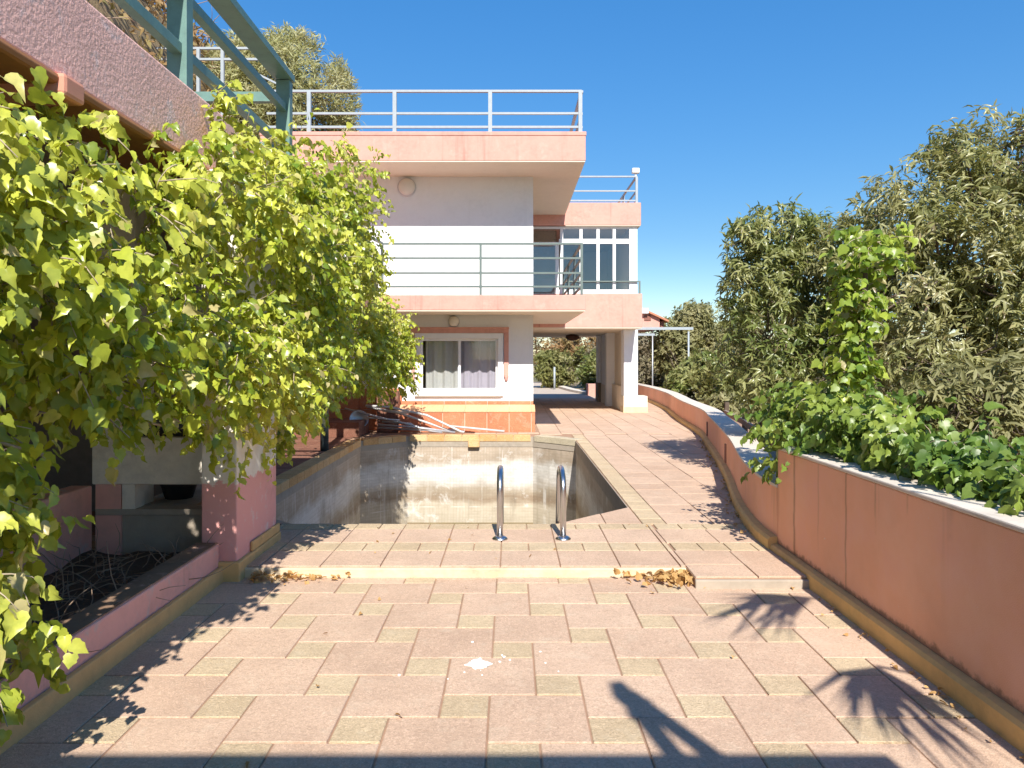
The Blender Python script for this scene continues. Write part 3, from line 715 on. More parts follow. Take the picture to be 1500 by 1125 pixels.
# ------------------------------------------------------------------ folded frames by the plinth
def frame_obj(label, pts_sets, r, mat):
    o = empty('folded_frame', pts_sets[0][0], label, 'folded frame', 'metal frames heaped by the plinth')
    for p in pts_sets: MB().tube(p, r, 8).build('tube', mat, o, smooth=True)
    return o
frame_obj('white folded metal frame lying topmost on the heap against the tiled plinth', [[(-2.75, 14.25, .60), (-2.3, 14.25, .57), (-1.6, 14.22, .42), (-.95, 14.2, .11), (-.88, 14.18, .10)], [(-2.75, 14.38, .57), (-2.1, 14.36, .44), (-1.2, 14.3, .13), (-.88, 14.22, .10)], [(-2.75, 14.25, .60), (-2.75, 14.38, .57)], [(-2.45, 14.3, .5), (-1.95, 14.3, .46)]], .022, M['alu'])
frame_obj('grey folded metal frame lying lower in the heap with splayed legs', [[(-3.15, 14.2, .55), (-2.4, 14.18, .36), (-1.7, 14.15, .19), (-1.05, 14.12, .10)], [(-2.5, 14.1, .25), (-1.8, 14.12, .20), (-1.15, 14.14, .10)], [(-2.5, 14.16, .19), (-1.6, 14.15, .14), (-1.3, 14.12, .10)], [(-2.45, 14.22, .30), (-1.9, 14.2, .26), (-1.75, 14.2, .15)]], .019, M['greymetal'])
frame_obj('single white metal tube lying flat in front of the plinth, apart from the heap', [[(-1.2, 14.42, .2), (-.9, 14.4, .17), (-.12, 14.36, .10)]], .02, M['alu'])
sk = empty('skimmer_net', (-2.95, 14.1, .3), 'grey pool skimmer pan on a pole beside the metal frames', 'skimmer')
MB().lathe((-2.86, 14.1, .36), (.25, -1, .5), [(.02, -.09), (.13, -.08), (.17, 0), (.18, 0), (.145, -.1), (.02, -.11)], 18).build('pan', M['greymetal'], sk, smooth=True)
MB().tube([(-2.7, 14.12, .38), (-2.1, 14.16, .33)], .014, 8).build('pole', M['greymetal'], sk, smooth=True)

# ------------------------------------------------------------------ left: raised terrace building
LT = empty('terrace_building', (-2.2, 4, 0), 'raised roof terrace on pillars with mauve parapet and green steel railing', 'building')
fa = B(-2.3, -2.05, -2, 7.2, 2.78, 3.235).build('parapet_fascia', M['mauve'], LT, bevel=.015)
B(-6.5, -2.3, -2, 7.2, 2.86, 3.18).build('terrace_slab', M['concrete'], LT)
MB().box(-2.36, -2.03, -2, 7.15, 2.735, 2.785).box(-2.6, -2.3, -2, 7.1, 2.76, 2.862).build('soffit_moulding', M['terra_soffit'], LT, bevel=.022)
MB().box(-2.40, -2.005, 3.36, 3.53, 2.685, 2.79).build('soffit_bracket', M['pink_wall'], LT, bevel=.02)
rl = empty('steel_railing', (0, 0, 0)); rl.parent = LT; rl.location = Vector((-2.15, 4, 3.2)) - root_loc(LT)
for yy in (-1, 2.35, 4.86, 7.1):
    MB().box(-2.215, -2.085, yy - .05, yy + .05, 3.22 if yy < 7 else 2.85, 4.13).build('post', M['teal'], rl, bevel=.004)
for z0_, z1_, xa, xb in ((4.135, 4.2, -2.235, -2.065), (3.83, 3.90, -2.18, -2.115), (3.46, 3.53, -2.18, -2.115)):
    MB().box(xa, xb, -1, 7.16, z0_, z1_).build('rail', M['teal'], rl, bevel=.004)
MB().box(-6, -2.22, 7.06, 7.13, 3.93, 4.02).build('rail', M['teal'], rl)
MB().box(-6, -2.22, 7.07, 7.12, 3.5, 3.55).build('rail', M['teal'], rl)
# pillar, cross wall, porch
pi = B(-2.09, -1.85, 5.05, 5.9, ZD - .1, 2.78).build('pillar', M['two_tone'], LT, bevel=.008)
pb = MB().box(-2.1, -1.82, 5.02, 5.93, -.05, .13).box(-1.849, -1.825, 5.30, 5.92, .131, .20)
pb.build('pillar_base', M['ochre'], pi, bevel=.01)
B(-2.97, -2.68, 5.34, 5.62, 0, 2.86).build('rear_pillar', M['oldwhite'], LT, bevel=.008)
cw = MB().box(-2.972, -2.093, 5.30, 5.46, .605, .94).build('cross_wall', M['oldwhite'], LT, bevel=.01)
B(-2.76, -2.67, 5.31, 5.45, .43, .604).build('jamb', M['oldwhite'], cw)
B(-2.95, -2.77, 5.312, 5.45, 0, .604).build('cross_wall_side', M['planter_pink'], cw)
B(-2.95, -2.093, 5.305, 5.46, .385, .43).build('shelf', M['concrete'], cw, bevel=.006)
B(-2.768, -2.093, 5.33, 5.46, 0, .384).build('infill', M['concrete'], cw)
B(-2.70, -2.10, 5.36, 5.9, .942, .985).build('grate', M['black'], cw)
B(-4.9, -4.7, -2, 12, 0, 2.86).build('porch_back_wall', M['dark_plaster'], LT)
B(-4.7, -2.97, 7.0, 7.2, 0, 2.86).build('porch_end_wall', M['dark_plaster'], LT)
tag(B(-6.2, -2.13, -2, 5.9, -.05, .0).build('porch_floor', M['concrete']), 'dim concrete floor under the raised terrace', None, None, 'structure')
pt = MB().lathe((-2.55, 5.75, .43), (0, 0, 1), [(.10, 0), (.13, .10), (.145, .12), (.125, .12), (.10, .02)], 18).build('flower_pot', M['black'], loc=None, smooth=True)
B(-2.768, -2.3, 5.47, 6.1, .38, .43).build('shelf', M['concrete'], cw)
tag(pt, 'small dark plant pot behind the opening in the cross wall', 'plant pot')

# planter
pn = empty('planter', (-2.5, 3, 0), 'long low pink planter with ochre kerb and dry soil by the terrace', 'planter')
B(-2.12, -1.965, -2, 5.045, -.05, .25).build('front_wall', M['planter_pink'], pn, bevel=.012)
B(-2.118, -1.975, -2, 5.04, .2505, .257).build('dirt_layer', M['dirt'], pn)
MB().box(-1.964, -1.93, -2, 5.04, -.03, .10).build('kerb', M['ochre'], pn, bevel=.008)
B(-3.12, -2.965, -2, 5.30, -.05, .60).build('back_wall', M['planter_pink'], pn, bevel=.012)
mb = MB()
for j in range(60):
    for i in range(9):
        xx = -2.97 + .86 * i / 8; yy = -2 + 7.29 * j / 59; mb.v.append((xx, yy, .13 + .05 * noise.noise((xx * 3, yy * 3, 0)) + .02 * noise.noise((xx * 11, yy * 11, 4))))
mb.f = [(j * 9 + i, j * 9 + i + 1, (j + 1) * 9 + i + 1, (j + 1) * 9 + i) for j in range(59) for i in range(8)]
mb.build('soil', M['soil'], pn, smooth=True)
mb = MB()
for k in range(210):
    p = Vector((random.uniform(-2.9, -2.05), random.uniform(2.4, 5.2), .13)); d = Vector((random.gauss(.1, .35), random.gauss(-.1, .4), random.uniform(.1, 1))).normalized(); L = random.uniform(.12, .42)
    pts = [p]
    for s in range(4):
        d = (d + Vector((random.gauss(0, .3), random.gauss(0, .3), random.gauss(-.18, .25)))).normalized(); p = p + d * L / 4
        p.z = max(p.z, .15); pts.append(p.copy())
    mb.tube(pts, [.004, .0035, .003, .002, .001], 4)
tag(mb.build('dry_twigs', M['twig']), 'tangle of dead brown twigs lying in the planter soil', 'dead plant', None, 'stuff')
# ------------------------------------------------------------------ vines
IVYM = bpy.data.meshes.new('vine_leaf')
_iv0 = cloud_mesh('vine_leaf', [(0, 0, 0)], [(0, 1, 0)], [(0, 0, 1)], [1], IVY, [.5])
def sprigs(seeds, per, L, size, droop=.5, spread=.9):
    """seeds: list of (pos, outdir). returns leaf arrays and stem tubes"""
    P, D, N, Z, stems = [], [], [], [], []
    for p, d in seeds:
        p = Vector(p); d = Vector(d).normalized(); ln = random.uniform(*L); n = random.randint(*per); pts = [p.copy()]
        for i in range(n):
            t = (i + 1) / n
            d = (d + Vector((random.gauss(0, .16), random.gauss(0, .16), random.gauss(-.10 * droop * 2, .12)))).normalized()
            p = p + d * ln / n; pts.append(p.copy())
            side = d.cross(Vector((0, 0, 1))); side = side.normalized() if side.length > .1 else Vector((1, 0, 0))
            sgn = 1 if i % 2 else -1
            ld_ = (d * random.uniform(.1, .9) + side * sgn * random.uniform(.3, spread) + Vector((0, 0, -random.uniform(.15, 1.25)))).normalized()
            nn = (SUN * random.uniform(0, .9) + Vector((random.gauss(0, .6), random.gauss(0, .6), random.gauss(.2, .5))) + d * .3).normalized()
            if abs(nn.dot(ld_)) > .95: nn = (nn + side).normalized()
            P.append(p + ld_ * .012); D.append(ld_); N.append(nn); Z.append(random.uniform(*size) * (1.1 - .45 * t * random.random()))
        stems.append(pts)
    return np.array(P), np.array(D), np.array(N), np.array(Z), stems
def vine(name, label, arrays, stems, mat, group=None, nleaf=300, loc=None, stem_every=2, extra=None):
    P, D, N, Z = arrays
    o = empty(name, loc, label, 'vine', group)
    # the leaves that show largest become parts of their own
    px = P[:, 0] / np.maximum(P[:, 1], .1); inview = (P[:, 1] > .8) & (np.abs(px) < .70) & (np.abs(P[:, 2] - 1.45) / np.maximum(P[:, 1], .1) < .56)
    facing = np.abs((norm(N) * norm(np.array([0, 0, 1.5]) - P)).sum(1)) * .6 + .4
    outer = np.ones(len(P))
    sc = np.where(inview, Z / np.linalg.norm(P - np.array([0, 0, 1.5]), axis=1) * facing * outer, 0)
    top = np.argsort(-sc)[:nleaf]; top = top[sc[top] > 0]
    _iv = _iv0.copy(); _iv.materials.append(mat)
    X, D2, N2 = leaf_frames(D, N); base = np.array(root_loc(o))
    for i in top:
        l = bpy.data.objects.new('leaf', _iv); COL.objects.link(l); l.parent = o
        m = Matrix.Identity(4); zf = random.uniform(.2, 2.4); xf = random.uniform(.72, 1.12)
        for c_, ax in enumerate((X[i], D2[i], N2[i])):
            for r_ in range(3): m[r_][c_] = ax[r_] * Z[i] * (1, 1, zf)[c_] * (xf if c_ == 0 else 1)
        m.translation = Vector(P[i] - base); l.matrix_local = m
    rest = np.setdiff1d(np.arange(len(P)), top)
    cloud('foliage', P[rest], D[rest], N[rest], Z[rest], IVY, mat, o, 'stuff')
    mb = MB()
    for k, pts in enumerate(stems):
        if k % stem_every == 0: mb.tube(pts[::2] if len(pts) > 5 else pts, [.0045 - .003 * i / max(1, len(pts[::2]) - 1) for i in range(len(pts[::2] if len(pts) > 5 else pts))], 4)
    for pts, r in (extra or []): mb.tube(pts, r, 6)
    mb.build('stems', M['stem'], o, smooth=True)['kind'] = 'stuff'
    return o
PROF = [(2.0, 1.25, 2.22), (2.6, 1.3, 2.28), (3.2, 1.28, 2.38), (3.7, 1.22, 2.5), (4.2, 1.18, 2.8), (4.8, 1.0, 2.95), (5.2, .9, 3.02), (5.7, .72, 3.06), (6.6, .78, 3.14), (7.4, .9, 3.25), (8.3, 1.0, 3.3), (9.2, 1.05, 3.0), (10.2, 1.05, 2.75), (11.0, 1.05, 2.65), (11.8, 1.0, 2.45), (12.5, .95, 2.3), (13.2, 1.1, 2.15)]
FACE = [(2, -1.76), (4, -1.74), (4.8, -1.58), (6.2, -1.60), (7, -1.80), (8, -2.05), (9, -2.25), (10, -2.2), (11, -2.05), (12, -1.95), (13.2, -1.85)]
def facex(y): return float(np.interp(y, [f[0] for f in FACE], [f[1] for f in FACE]))
def prof(y):
    for a_, b_ in zip(PROF, PROF[1:]):
        if a_[0] <= y <= b_[0]:
            t = (y - a_[0]) / (b_[0] - a_[0]); return a_[1] + (b_[1] - a_[1]) * t, a_[2] + (b_[2] - a_[2]) * t
    return PROF[-1][1:]
def curtain_seeds(n, ya, yb, depth=.10, clumps=.62, per=13):
    """clumps that stand out from the mass like shelves, over a deeper layer in their shade"""
    out = []
    while len(out) < n * clumps:
        y = random.uniform(ya, yb); lo, hi = prof(y); z = random.uniform(lo + .08, hi - .04); u = (z - lo) / (hi - lo) * 2 - 1
        if noise.noise((y * 1.9, z * 2.1, 11.5)) < -.12: continue
        if (y - 3.75) ** 2 + (z - 1.62) ** 2 < .06: continue
        r = random.uniform(.10, .24); x = facex(y) + random.uniform(-.18, .12) - .16 * abs(u) ** 4
        if 2.66 < z + .1 and x < -1.9: x = -1.9
        for k in range(random.randint(per - 5, per + 4)):
            d = Vector((random.gauss(.5, .55), random.gauss(-.35, .75), random.gauss(.15, .55))).normalized()
            out.append(((x + d.x * r * .6, y + d.y * r * 1.2, z + d.z * r), d + Vector((0, 0, random.uniform(-.5, .3)))))
    while len(out) < n:
        y = random.uniform(ya, yb); lo, hi = prof(y); z = random.uniform(lo, hi); x = facex(y) - .30 - random.expovariate(1 / depth)
        if y < 4.2: z = random.uniform(lo, 2.72)
        if (y - 3.75) ** 2 + (z - 1.62) ** 2 < .05: continue
        if z > 2.7 and x < -2.04: x = -2.03 + random.random() * .2
        out.append(((x, y, z), (random.uniform(0, .8), random.uniform(-1, .5), random.uniform(-.6, .5))))
    return out
sd = curtain_seeds(540, 2.0, 3.9)
P, D, N, Z, st = sprigs(sd, (5, 9), (.12, .32), (.045, .088))
extra = []
for k in range(9):
    y = random.uniform(2.2, 3.8); pts = [(-2.3, y, random.uniform(1.2, 2.3))]
    for s in range(6):
        q = pts[-1]; pts.append((q[0] + random.uniform(-.02, .16), q[1] + random.uniform(.02, .25), q[2] + random.uniform(-.12, .08)))
    extra.append((pts, [.007] * 7))
sd2 = []
for k in range(120):   # the part that hangs to the planter at the frame's edge
    y = random.uniform(2.1, 2.85); z = random.uniform(.42, 1.3); x = -1.74 - .12 * random.random() + .13 * noise.noise((y * 3, z * 3, 0)) - .05
    if z > 1.0: x -= .1
    sd2.append(((x, y, z), (random.uniform(.1, 1), random.uniform(-.9, .4), random.uniform(-.6, .4))))
P2, D2_, N2_, Z2_, st2 = sprigs(sd2, (5, 9), (.14, .32), (.055, .09))
ok = P[:, 2] < 2.68; P, D, N, Z = P[ok], D[ok], N[ok], Z[ok]; st = [q for q in st if max(v.z for v in q) < 2.68]
vine('climbing_vine', 'near bright green vine hanging over the pink planter below the parapet', (np.vstack([P, P2]), np.vstack([D, D2_]), np.vstack([N, N2_]), np.concatenate([Z, Z2_])), st + st2, M['ivy'], 'vines over the raised terrace', 300, (-1.9, 3, 0), 2, extra)
sd = curtain_seeds(2900, 3.9, 13.2) + curtain_seeds(420, 4.3, 6.6, .10)
for k in range(34):      # sprigs that climb the railing corner
    y = random.uniform(6.6, 8.8); sd.append(((-1.95 + random.gauss(0, .12), y, random.uniform(3.2, 3.7)), (random.gauss(.5, .4), random.gauss(0, .6), random.uniform(-.2, 1))))
for k in range(30):
    y = random.uniform(4.7, 6.9); sd.append(((-1.93 + random.gauss(0, .1), y, random.uniform(3.0, 3.22)), (random.gauss(.3, .4), random.gauss(-.3, .6), random.uniform(0, 1))))
for k in range(150):
    sd.append(((-1.78 + random.gauss(0, .13), random.uniform(7.6, 9.4), random.uniform(2.4, 3.75)), (random.uniform(.3, 1), random.gauss(0, .5), random.uniform(-.3, .8))))
P, D, N, Z, st = sprigs(sd, (6, 11), (.12, .30), (.038, .074))
vine('climbing_vine', 'large yellow green vine smothering the pillar and railing beside the pool', (P, D, N, Z), st, M['ivy'], 'vines over the raised terrace', 300, (-1.9, 7, 0), 3)

# ------------------------------------------------------------------ trees
def limb(mb, p, d, L, r, depth, tips, spread=.6, up=.15):
    n = 4; pts = [p.copy()]; rs = [r]
    for i in range(n):
        d = (d + Vector((random.gauss(0, .12), random.gauss(0, .12), random.gauss(up * .3, .1)))).normalized(); p = p + d * L / n; pts.append(p.copy()); rs.append(r * (1 - .45 * (i + 1) / n))
    mb.tube(pts, rs, 7 if depth > 1 else 5)
    if depth == 0: tips.append((p, d)); return
    for k in range(random.randint(2, 4)):
        dd = (d + Vector((random.gauss(0, spread), random.gauss(0, spread), random.gauss(up, spread * .6)))).normalized()
        limb(mb, pts[random.choice((2, 3, 4))].copy(), dd, L * random.uniform(.6, .85), rs[-1] * .8, depth - 1, tips, spread, up)
def tree(name, label, cat, base, trunk_h, trunk_r, blobs, n_tips, tmpl, size, mat, per=11, droop=.5, group=None, shell=.55, trunks=1, lean=(0, 0), bark='bark'):
    o = empty(name, base, label, cat, group); base = Vector(base); mb = MB(); tips = []
    for t in range(trunks):
        limb(mb, base + Vector((random.gauss(0, .1) * (trunks > 1), random.gauss(0, .1) * (trunks > 1), -.1)), Vector((lean[0] + random.gauss(0, .1), lean[1] + random.gauss(0, .1), 1)).normalized(), trunk_h, trunk_r, 3, tips)
    P, D, N, Z = [], [], [], []; bl = np.array(blobs, float); wts = bl[:, 3] * bl[:, 4] * bl[:, 5]; wts = wts ** .75; wts /= wts.sum()
    idx = RNG.choice(len(bl), n_tips, p=wts)
    u = rdir(n_tips); rad = shell + (1 - shell) * RNG.random(n_tips) ** .6; rad = np.where(RNG.random(n_tips) < .25, RNG.random(n_tips) ** .5, rad)
    C_ = bl[idx, :3] + u * rad[:, None] * bl[idx, 3:6]
    keep = []
    for i in range(n_tips):
        q = C_[i]
        if noise.noise((q[0] * 1.6 / max(.6, size[1] * 8), q[1] * 1.6 / max(.6, size[1] * 8), q[2] * 1.6 / max(.6, size[1] * 8) + 3)) > -.22: keep.append(i)
    C_ = C_[keep]; u = u[keep]; n_ = len(C_)
    ax = norm(u * .8 + np.array([0, 0, .45]) + RNG.normal(size=(n_, 3)) * .45)
    for k in range(per):
        r = rdir(n_); side = norm(r - (r * ax).sum(1)[:, None] * ax)
        d = norm(ax * RNG.uniform(.1, .8, (n_, 1)) + side * RNG.uniform(.5, 1.0, (n_, 1)) + np.array([0, 0, -1]) * RNG.uniform(0, droop, (n_, 1)))
        P.append(C_ + ax * RNG.uniform(-size[1], size[1] * .4, (n_, 1)) * .9); D.append(d); N.append(norm(ax * .8 + SUNA * .25 + RNG.normal(size=(n_, 3)) * .35)); Z.append(RNG.uniform(size[0], size[1], n_))
    mb.build('trunk', M[bark], o, smooth=True); mb = MB(); step = max(1, n_ // 260)
    for i in range(0, n_, step):   # twigs that carry the rosettes
        c = bl[idx[keep[i]], :3]; q = Vector(C_[i]); inner = q.lerp(Vector(c), .55); mid = q.lerp(inner, .5) + Vector((random.gauss(0, .04), random.gauss(0, .04), -.04))
        mb.tube([inner, mid, q], [.010 * trunk_r / .08, .007 * trunk_r / .08, .003], 4)
    mb.build('twigs', M[bark], o, smooth=True)['kind'] = 'stuff'
    cloud('crown', np.vstack(P), np.vstack(D), np.vstack(N), np.concatenate(Z), tmpl, mat, o)
    return o
tree('fruit_tree', 'drooping dark green tree leaning over the low curving wall', 'tree', (3.6, 9.4, -.2), 1.0, .09,
     [(3.55, 9.3, 2.2, 1.0, .9, 1.15), (3.1, 9.0, 1.55, .6, .7, .85), (3.95, 9.6, 2.7, .8, .8, .75), (3.3, 9.2, 3.0, .5, .5, .45), (4.3, 9.0, 1.7, .8, .8, .9), (3.0, 8.9, 2.35, .5, .5, .6), (2.9, 9.0, 2.9, .35, .4, .35), (3.6, 9.0, .9, .7, .6, .6)],
     2200, LANCE, (.08, .14), M['mango_dark'], 11, .9, 'narrow leaved trees behind the garden wall')
tree('fruit_tree', 'tallest grey green tree rising above the ivy on the garden wall', 'tree', (5.0, 8.2, -.6), 1.5, .12,
     [(5.2, 8.2, 2.9, 1.35, 1.1, 1.15), (4.5, 7.8, 2.3, .9, .9, .9), (5.3, 8.2, 3.75, .75, .7, .55), (6.1, 8.3, 3.4, .9, .8, .9), (5.6, 7.6, 1.5, 1.3, .9, .9), (4.4, 7.4, 1.3, .9, .7, .7), (4.3, 8.3, 3.0, .62, .5, .6), (3.95, 8.6, 2.6, .5, .5, .6), (6.6, 8.0, 2.2, .9, .8, 1.0), (4.6, 8.0, 1.7, .8, .7, .6), (5.6, 8.6, 2.0, 1.0, .7, .8), (5.0, 7.6, 2.0, .9, .8, .8), (5.9, 7.7, 2.6, .8, .7, .8), (4.9, 7.2, .9, .9, .6, .6)],
     5800, LANCE, (.08, .135), M['mango'], 11, .75, 'narrow leaved trees behind the garden wall')
tree('fruit_tree', 'low pale green bush under the tall tree behind the tall wall', 'tree', (3.9, 6.0, -.5), .6, .06,
     [(3.9, 6.0, 1.0, .9, .6, .55), (3.3, 5.9, .85, .5, .4, .45), (4.6, 6.0, 1.2, .7, .5, .5)],
     900, LANCE, (.085, .13), M['olive'], 10, .7, 'narrow leaved trees behind the garden wall')
# ivy on a pole and along the wall
seeds = []
for k in range(290):
    z = random.uniform(.85, 2.48); top = smooth(1.9, 2.5, z); a_ = random.uniform(0, 6.28); r = (.05 + .13 * top + .05 * noise.noise((z * 3, a_, 0))) * (.4 + .6 * random.random())
    if 1.3 < z < 1.55 and random.random() < .4: continue
    seeds.append(((2.58 + .07 * math.sin(z * 3) + math.cos(a_) * r + .05 * top, 5.5 + math.sin(a_) * r, z), (math.cos(a_), math.sin(a_), random.uniform(-.2, .7))))
P, D, N, Z, st = sprigs(seeds, (4, 8), (.08, .22), (.042, .088))
vine('ivy_column', 'bright ivy wrapped up a leaning post behind the garden wall', (P, D, N, Z), st, M['ivy_mid'], None, 150, (2.6, 5.5, .5), 2, None)
MB().tube([(2.58, 5.5, -.3), (2.62, 5.5, 1.2), (2.6, 5.5, 2.35)], [.035, .03, .02], 8).build('post', M['bark'], bpy.data.objects['ivy_column'])
seeds = []
for k in range(1250):
    y = random.uniform(2.4, 6.2); t = (y - 2.4) / 3.8; hz = .95 + .30 * smooth(3.0, 5.6, y); z = random.uniform(.78, hz); x = 2.2 + abs(random.gauss(0, .22)) + .25 * noise.noise((y * 2, z * 2, 5)) * (z - .8)
    if y < 4.0: x += .02 + .05 * (4 - y)
    seeds.append(((x, y, z), (random.uniform(-1, .3), random.uniform(-.8, .3), random.uniform(-.3, .7))))
for k in range(70):
    y = random.uniform(5.2, 6.1); seeds.append(((random.uniform(1.93, 2.35), y, random.uniform(.62, 1.05)), (random.uniform(-1, .2), random.uniform(-.8, .2), random.uniform(-.6, .5))))
P, D, N, Z, st = sprigs(seeds, (4, 8), (.10, .28), (.035, .085))
ok = ~((P[:, 0] > 1.93) & (P[:, 0] < 2.32) & (P[:, 2] < .86) & (P[:, 1] < 5.68)) & ~((P[:, 1] < 4.9) & (P[:, 0] < 2.06)); P, D, N, Z = P[ok], D[ok], N[ok], Z[ok]
st = [q for q in st if min(v.x for v in q) > 2.05 and min(v.z for v in q) > .87]
vine('wall_ivy', 'dark ivy spilling along the top of the tall garden wall', (P, D, N, Z), st, M['ivy_dark'], None, 200, (2.4, 4.5, .5), 4)

# far trees and bushes
far = [('olive_tree', 'grey green tree standing tall right of the glazed corner', (8.8, 33, -1.4), 2.2, .14, [(8.7, 33, 2.3, 1.7, 1.6, 1.7), (7.9, 33, 3.3, .8, .8, .9), (9.6, 33.5, 2.8, 1.4, 1.2, 1.2), (7.2, 33, .9, 1.0, .8, 1.0)], 1300, 'olive'),
       ('olive_tree', 'second grey green tree close behind the drooping tree', (9.8, 27, -1.6), 2.2, .14, [(9.4, 27, 1.9, 1.7, 1.5, 1.6), (8.4, 27.4, 1.1, 1.3, 1.2, 1.1)], 1000, 'olive'),
       ('olive_tree', 'slender grey green tree right behind the crossbar pole', (6.7, 29, -1.2), 1.8, .1, [(6.35, 28.6, 1.9, 1.0, .9, 1.2), (7.05, 29, 2.8, .85, .8, .9), (7.5, 29, 1.6, 1.0, .9, 1.1)], 1300, 'olive'),
       ('bush', 'bright green bush beside the low wall under the crossbar pole', (6.9, 22.8, -.6), .7, .05, [(6.6, 22.8, .75, 1.0, .8, .8), (6.1, 23.3, .3, .8, .7, .6), (7.4, 22.5, .5, .8, .7, .7)], 800, 'green'),
       ('bush', 'dark leafy bush right of the front passage pillar', (5.4, 24.4, -.6), .8, .05, [(5.75, 24.4, .45, .75, .7, .8), (6.4, 24.6, .9, .8, .7, .9)], 700, 'mango_dark'),
       ('bush', 'dusty pale shrub above the dark bush by the pillar', (6.2, 33, -.8), 1, .06, [(6.2, 33, 1.0, 1.5, 1, 1.3), (5.8, 34, 1.9, 1.1, .8, .9), (7.0, 34, 2.0, .9, .8, .8)], 1100, 'dusty'),
       ('bush', 'light green bush seen through the passage', (2.2, 37, -.2), .8, .06, [(2.1, 37, .95, 1.2, .9, 1.0), (3.2, 37.5, 1.2, .9, .8, .9)], 800, 'green'),
       ('bush', 'dark round bush at the right end of the passage', (3.9, 35, -.3), .7, .06, [(3.85, 35, .6, .7, .6, .9), (4.4, 35.5, 1.1, .9, .8, .9)], 650, 'mango_dark'),
       ('bush', 'brown dry bush on the slope beyond the passage', (2.2, 44, .6), .8, .06, [(2.0, 44, 2.0, 1.8, 1, .9), (4.4, 44, 2.3, 1.6, 1, .9)], 700, 'scrub'),
       ('bush', 'dusty bush high on the slope beyond the passage', (5.2, 42, -.2), .8, .06, [(5.2, 42, 1.2, 1.2, 1, 1.3), (4.6, 46, 2.8, 2.2, 1, .8)], 700, 'dusty'),
       ('bush', 'low olive bush outside the far end of the curving wall', (6.3, 18.6, -.8), .6, .05, [(6.2, 18.6, .0, .9, .7, .6), (5.6, 20, .05, .6, .6, .5)], 420, 'olive')]
for nm, lb, bs_, th, tr_, bl, nt, mt in far:
    tree(nm, lb, 'tree' if nm == 'olive_tree' else 'bush', bs_, th, tr_, bl, nt, BLADE, (.14, .26), M[mt], 9, .5, 'trees and bushes beyond the walls')
for k, (x, y, w, h) in enumerate(((13, 45, 3, 3.2), (18, 40, 3.4, 3.6), (14, 24, 2.2, 2.2), (11.5, 17, 2.0, 2.0), (24, 52, 4, 4), (9.5, 52, 2.5, 2.6), (30, 46, 4, 4), (9.0, 12.5, 1.6, 1.6))):
    pass
TL = ['broad olive tree far behind the tall tree on the slope', 'tall olive tree at the far right beyond the crowns', 'small olive tree low on the slope behind the ivy', 'rounded olive tree just past the garden wall slope', 'distant olive tree farthest to the right', 'olive tree far behind the rear gable of the house', 'big distant olive tree at the right edge', 'nearest olive tree down the slope behind the drooping tree']
for k, (x, y, w, h) in enumerate(((13, 45, 3, 3.2), (18, 40, 3.4, 3.4), (14, 24, 2.2, 1.8), (11.0, 17, 1.8, 1.6), (24, 52, 4, 4), (10.5, 58, 2.5, 2.2), (30, 46, 4, 4), (7.2, 11.5, 1.3, 1.2))):
    zb = height(x, y); tree('olive_tree', TL[k], 'tree', (x, y, zb), h * .6, .12, [(x, y, zb + h * .9, w * .8, w * .6, h * .55), (x - w * .4, y, zb + h * .65, w * .5, w * .5, h * .4), (x + w * .4, y + .3, zb + h * .75, w * .5, w * .5, h * .45)], 520, BLADE, (.16, .3) if y > 20 else (.12, .2), M['olive'], 9, .5, 'trees and bushes beyond the walls')

# round bush on the hill and scrub on its face
tree('dome_bush', 'big rounded feathery bush on the hill above the roof railing', 'bush', (-6.3, 21.5, 5.5), 1.5, .14,
     [(-6.4, 21, 8.5, 2.15, 1.9, 2.2), (-5.4, 21, 7.2, 1.3, 1.3, 1.3), (-7.3, 21, 9.0, 1.5, 1.3, 1.6)], 5600, NEEDLE, (.12, .26), M['dome'], 11, .1, None, .8)
n_ = 15000; ys_ = RNG.uniform(4, 30, n_); xs_ = RNG.uniform(-11, -5.4, n_)
zs_ = np.array([height(x, y) for x, y in zip(xs_, ys_)]); rr = np.abs(RNG.normal(0, .22, n_)); nd = norm(np.array([.9, -.35, .5]) + RNG.normal(size=(n_, 3)) * .5)
cloud('hillside_scrub', np.stack([xs_, ys_, zs_], 1) + nd * rr[:, None], norm(RNG.normal(size=(n_, 3)) + np.array([.5, -.3, -.3])), nd, RNG.uniform(.12, .3, n_), BLADE, M['scrub'])
tag(bpy.data.objects['hillside_scrub'], 'dry brown scrub covering the hillside above the terrace', 'scrub', None, 'stuff')
mb = MB()
for k in range(130):
    x, y = random.uniform(-9.5, -6), random.uniform(7, 22); p = Vector((x, y, height(x, y))); d = Vector((random.uniform(.2, 1), random.uniform(-.7, .3), random.uniform(-.3, .9))).normalized(); pts = [p]
    for s in range(5): d = (d + Vector((random.gauss(0, .2), random.gauss(0, .2), random.gauss(-.12, .2)))).normalized(); p = p + d * .28; pts.append(p.copy())
    mb.tube(pts, [.022, .018, .014, .01, .007, .003], 5)
tag(mb.build('dead_branches', M['twig'], smooth=True), 'bare dead branches tangled over the dry hillside', 'branches', None, 'stuff')
# white railings of the upper path on the hill
hr = empty('hill_railing', (-6.9, 16, 5), 'thin white railing of an upper path in front of the hill', 'railing')
for z in (8.55, 8.3): MB().bar((-8.2, 17, z), (-5.4, 17, z), .05).build('rail', M['railw'], hr)
for x in (-7.1, -6.55): MB().box(x - .035, x + .035, 16.965, 17.035, 5, 8.55).build('post', M['railw'], hr)
MB().bar((-6.9, 17, 6.2), (-4.6, 17, 6.2), .05).build('rail', M['railw'], hr); MB().bar((-6.2, 17.05, 8.2), (-5.2, 17.05, 7.7), .04).build('brace', M['railw'], hr)

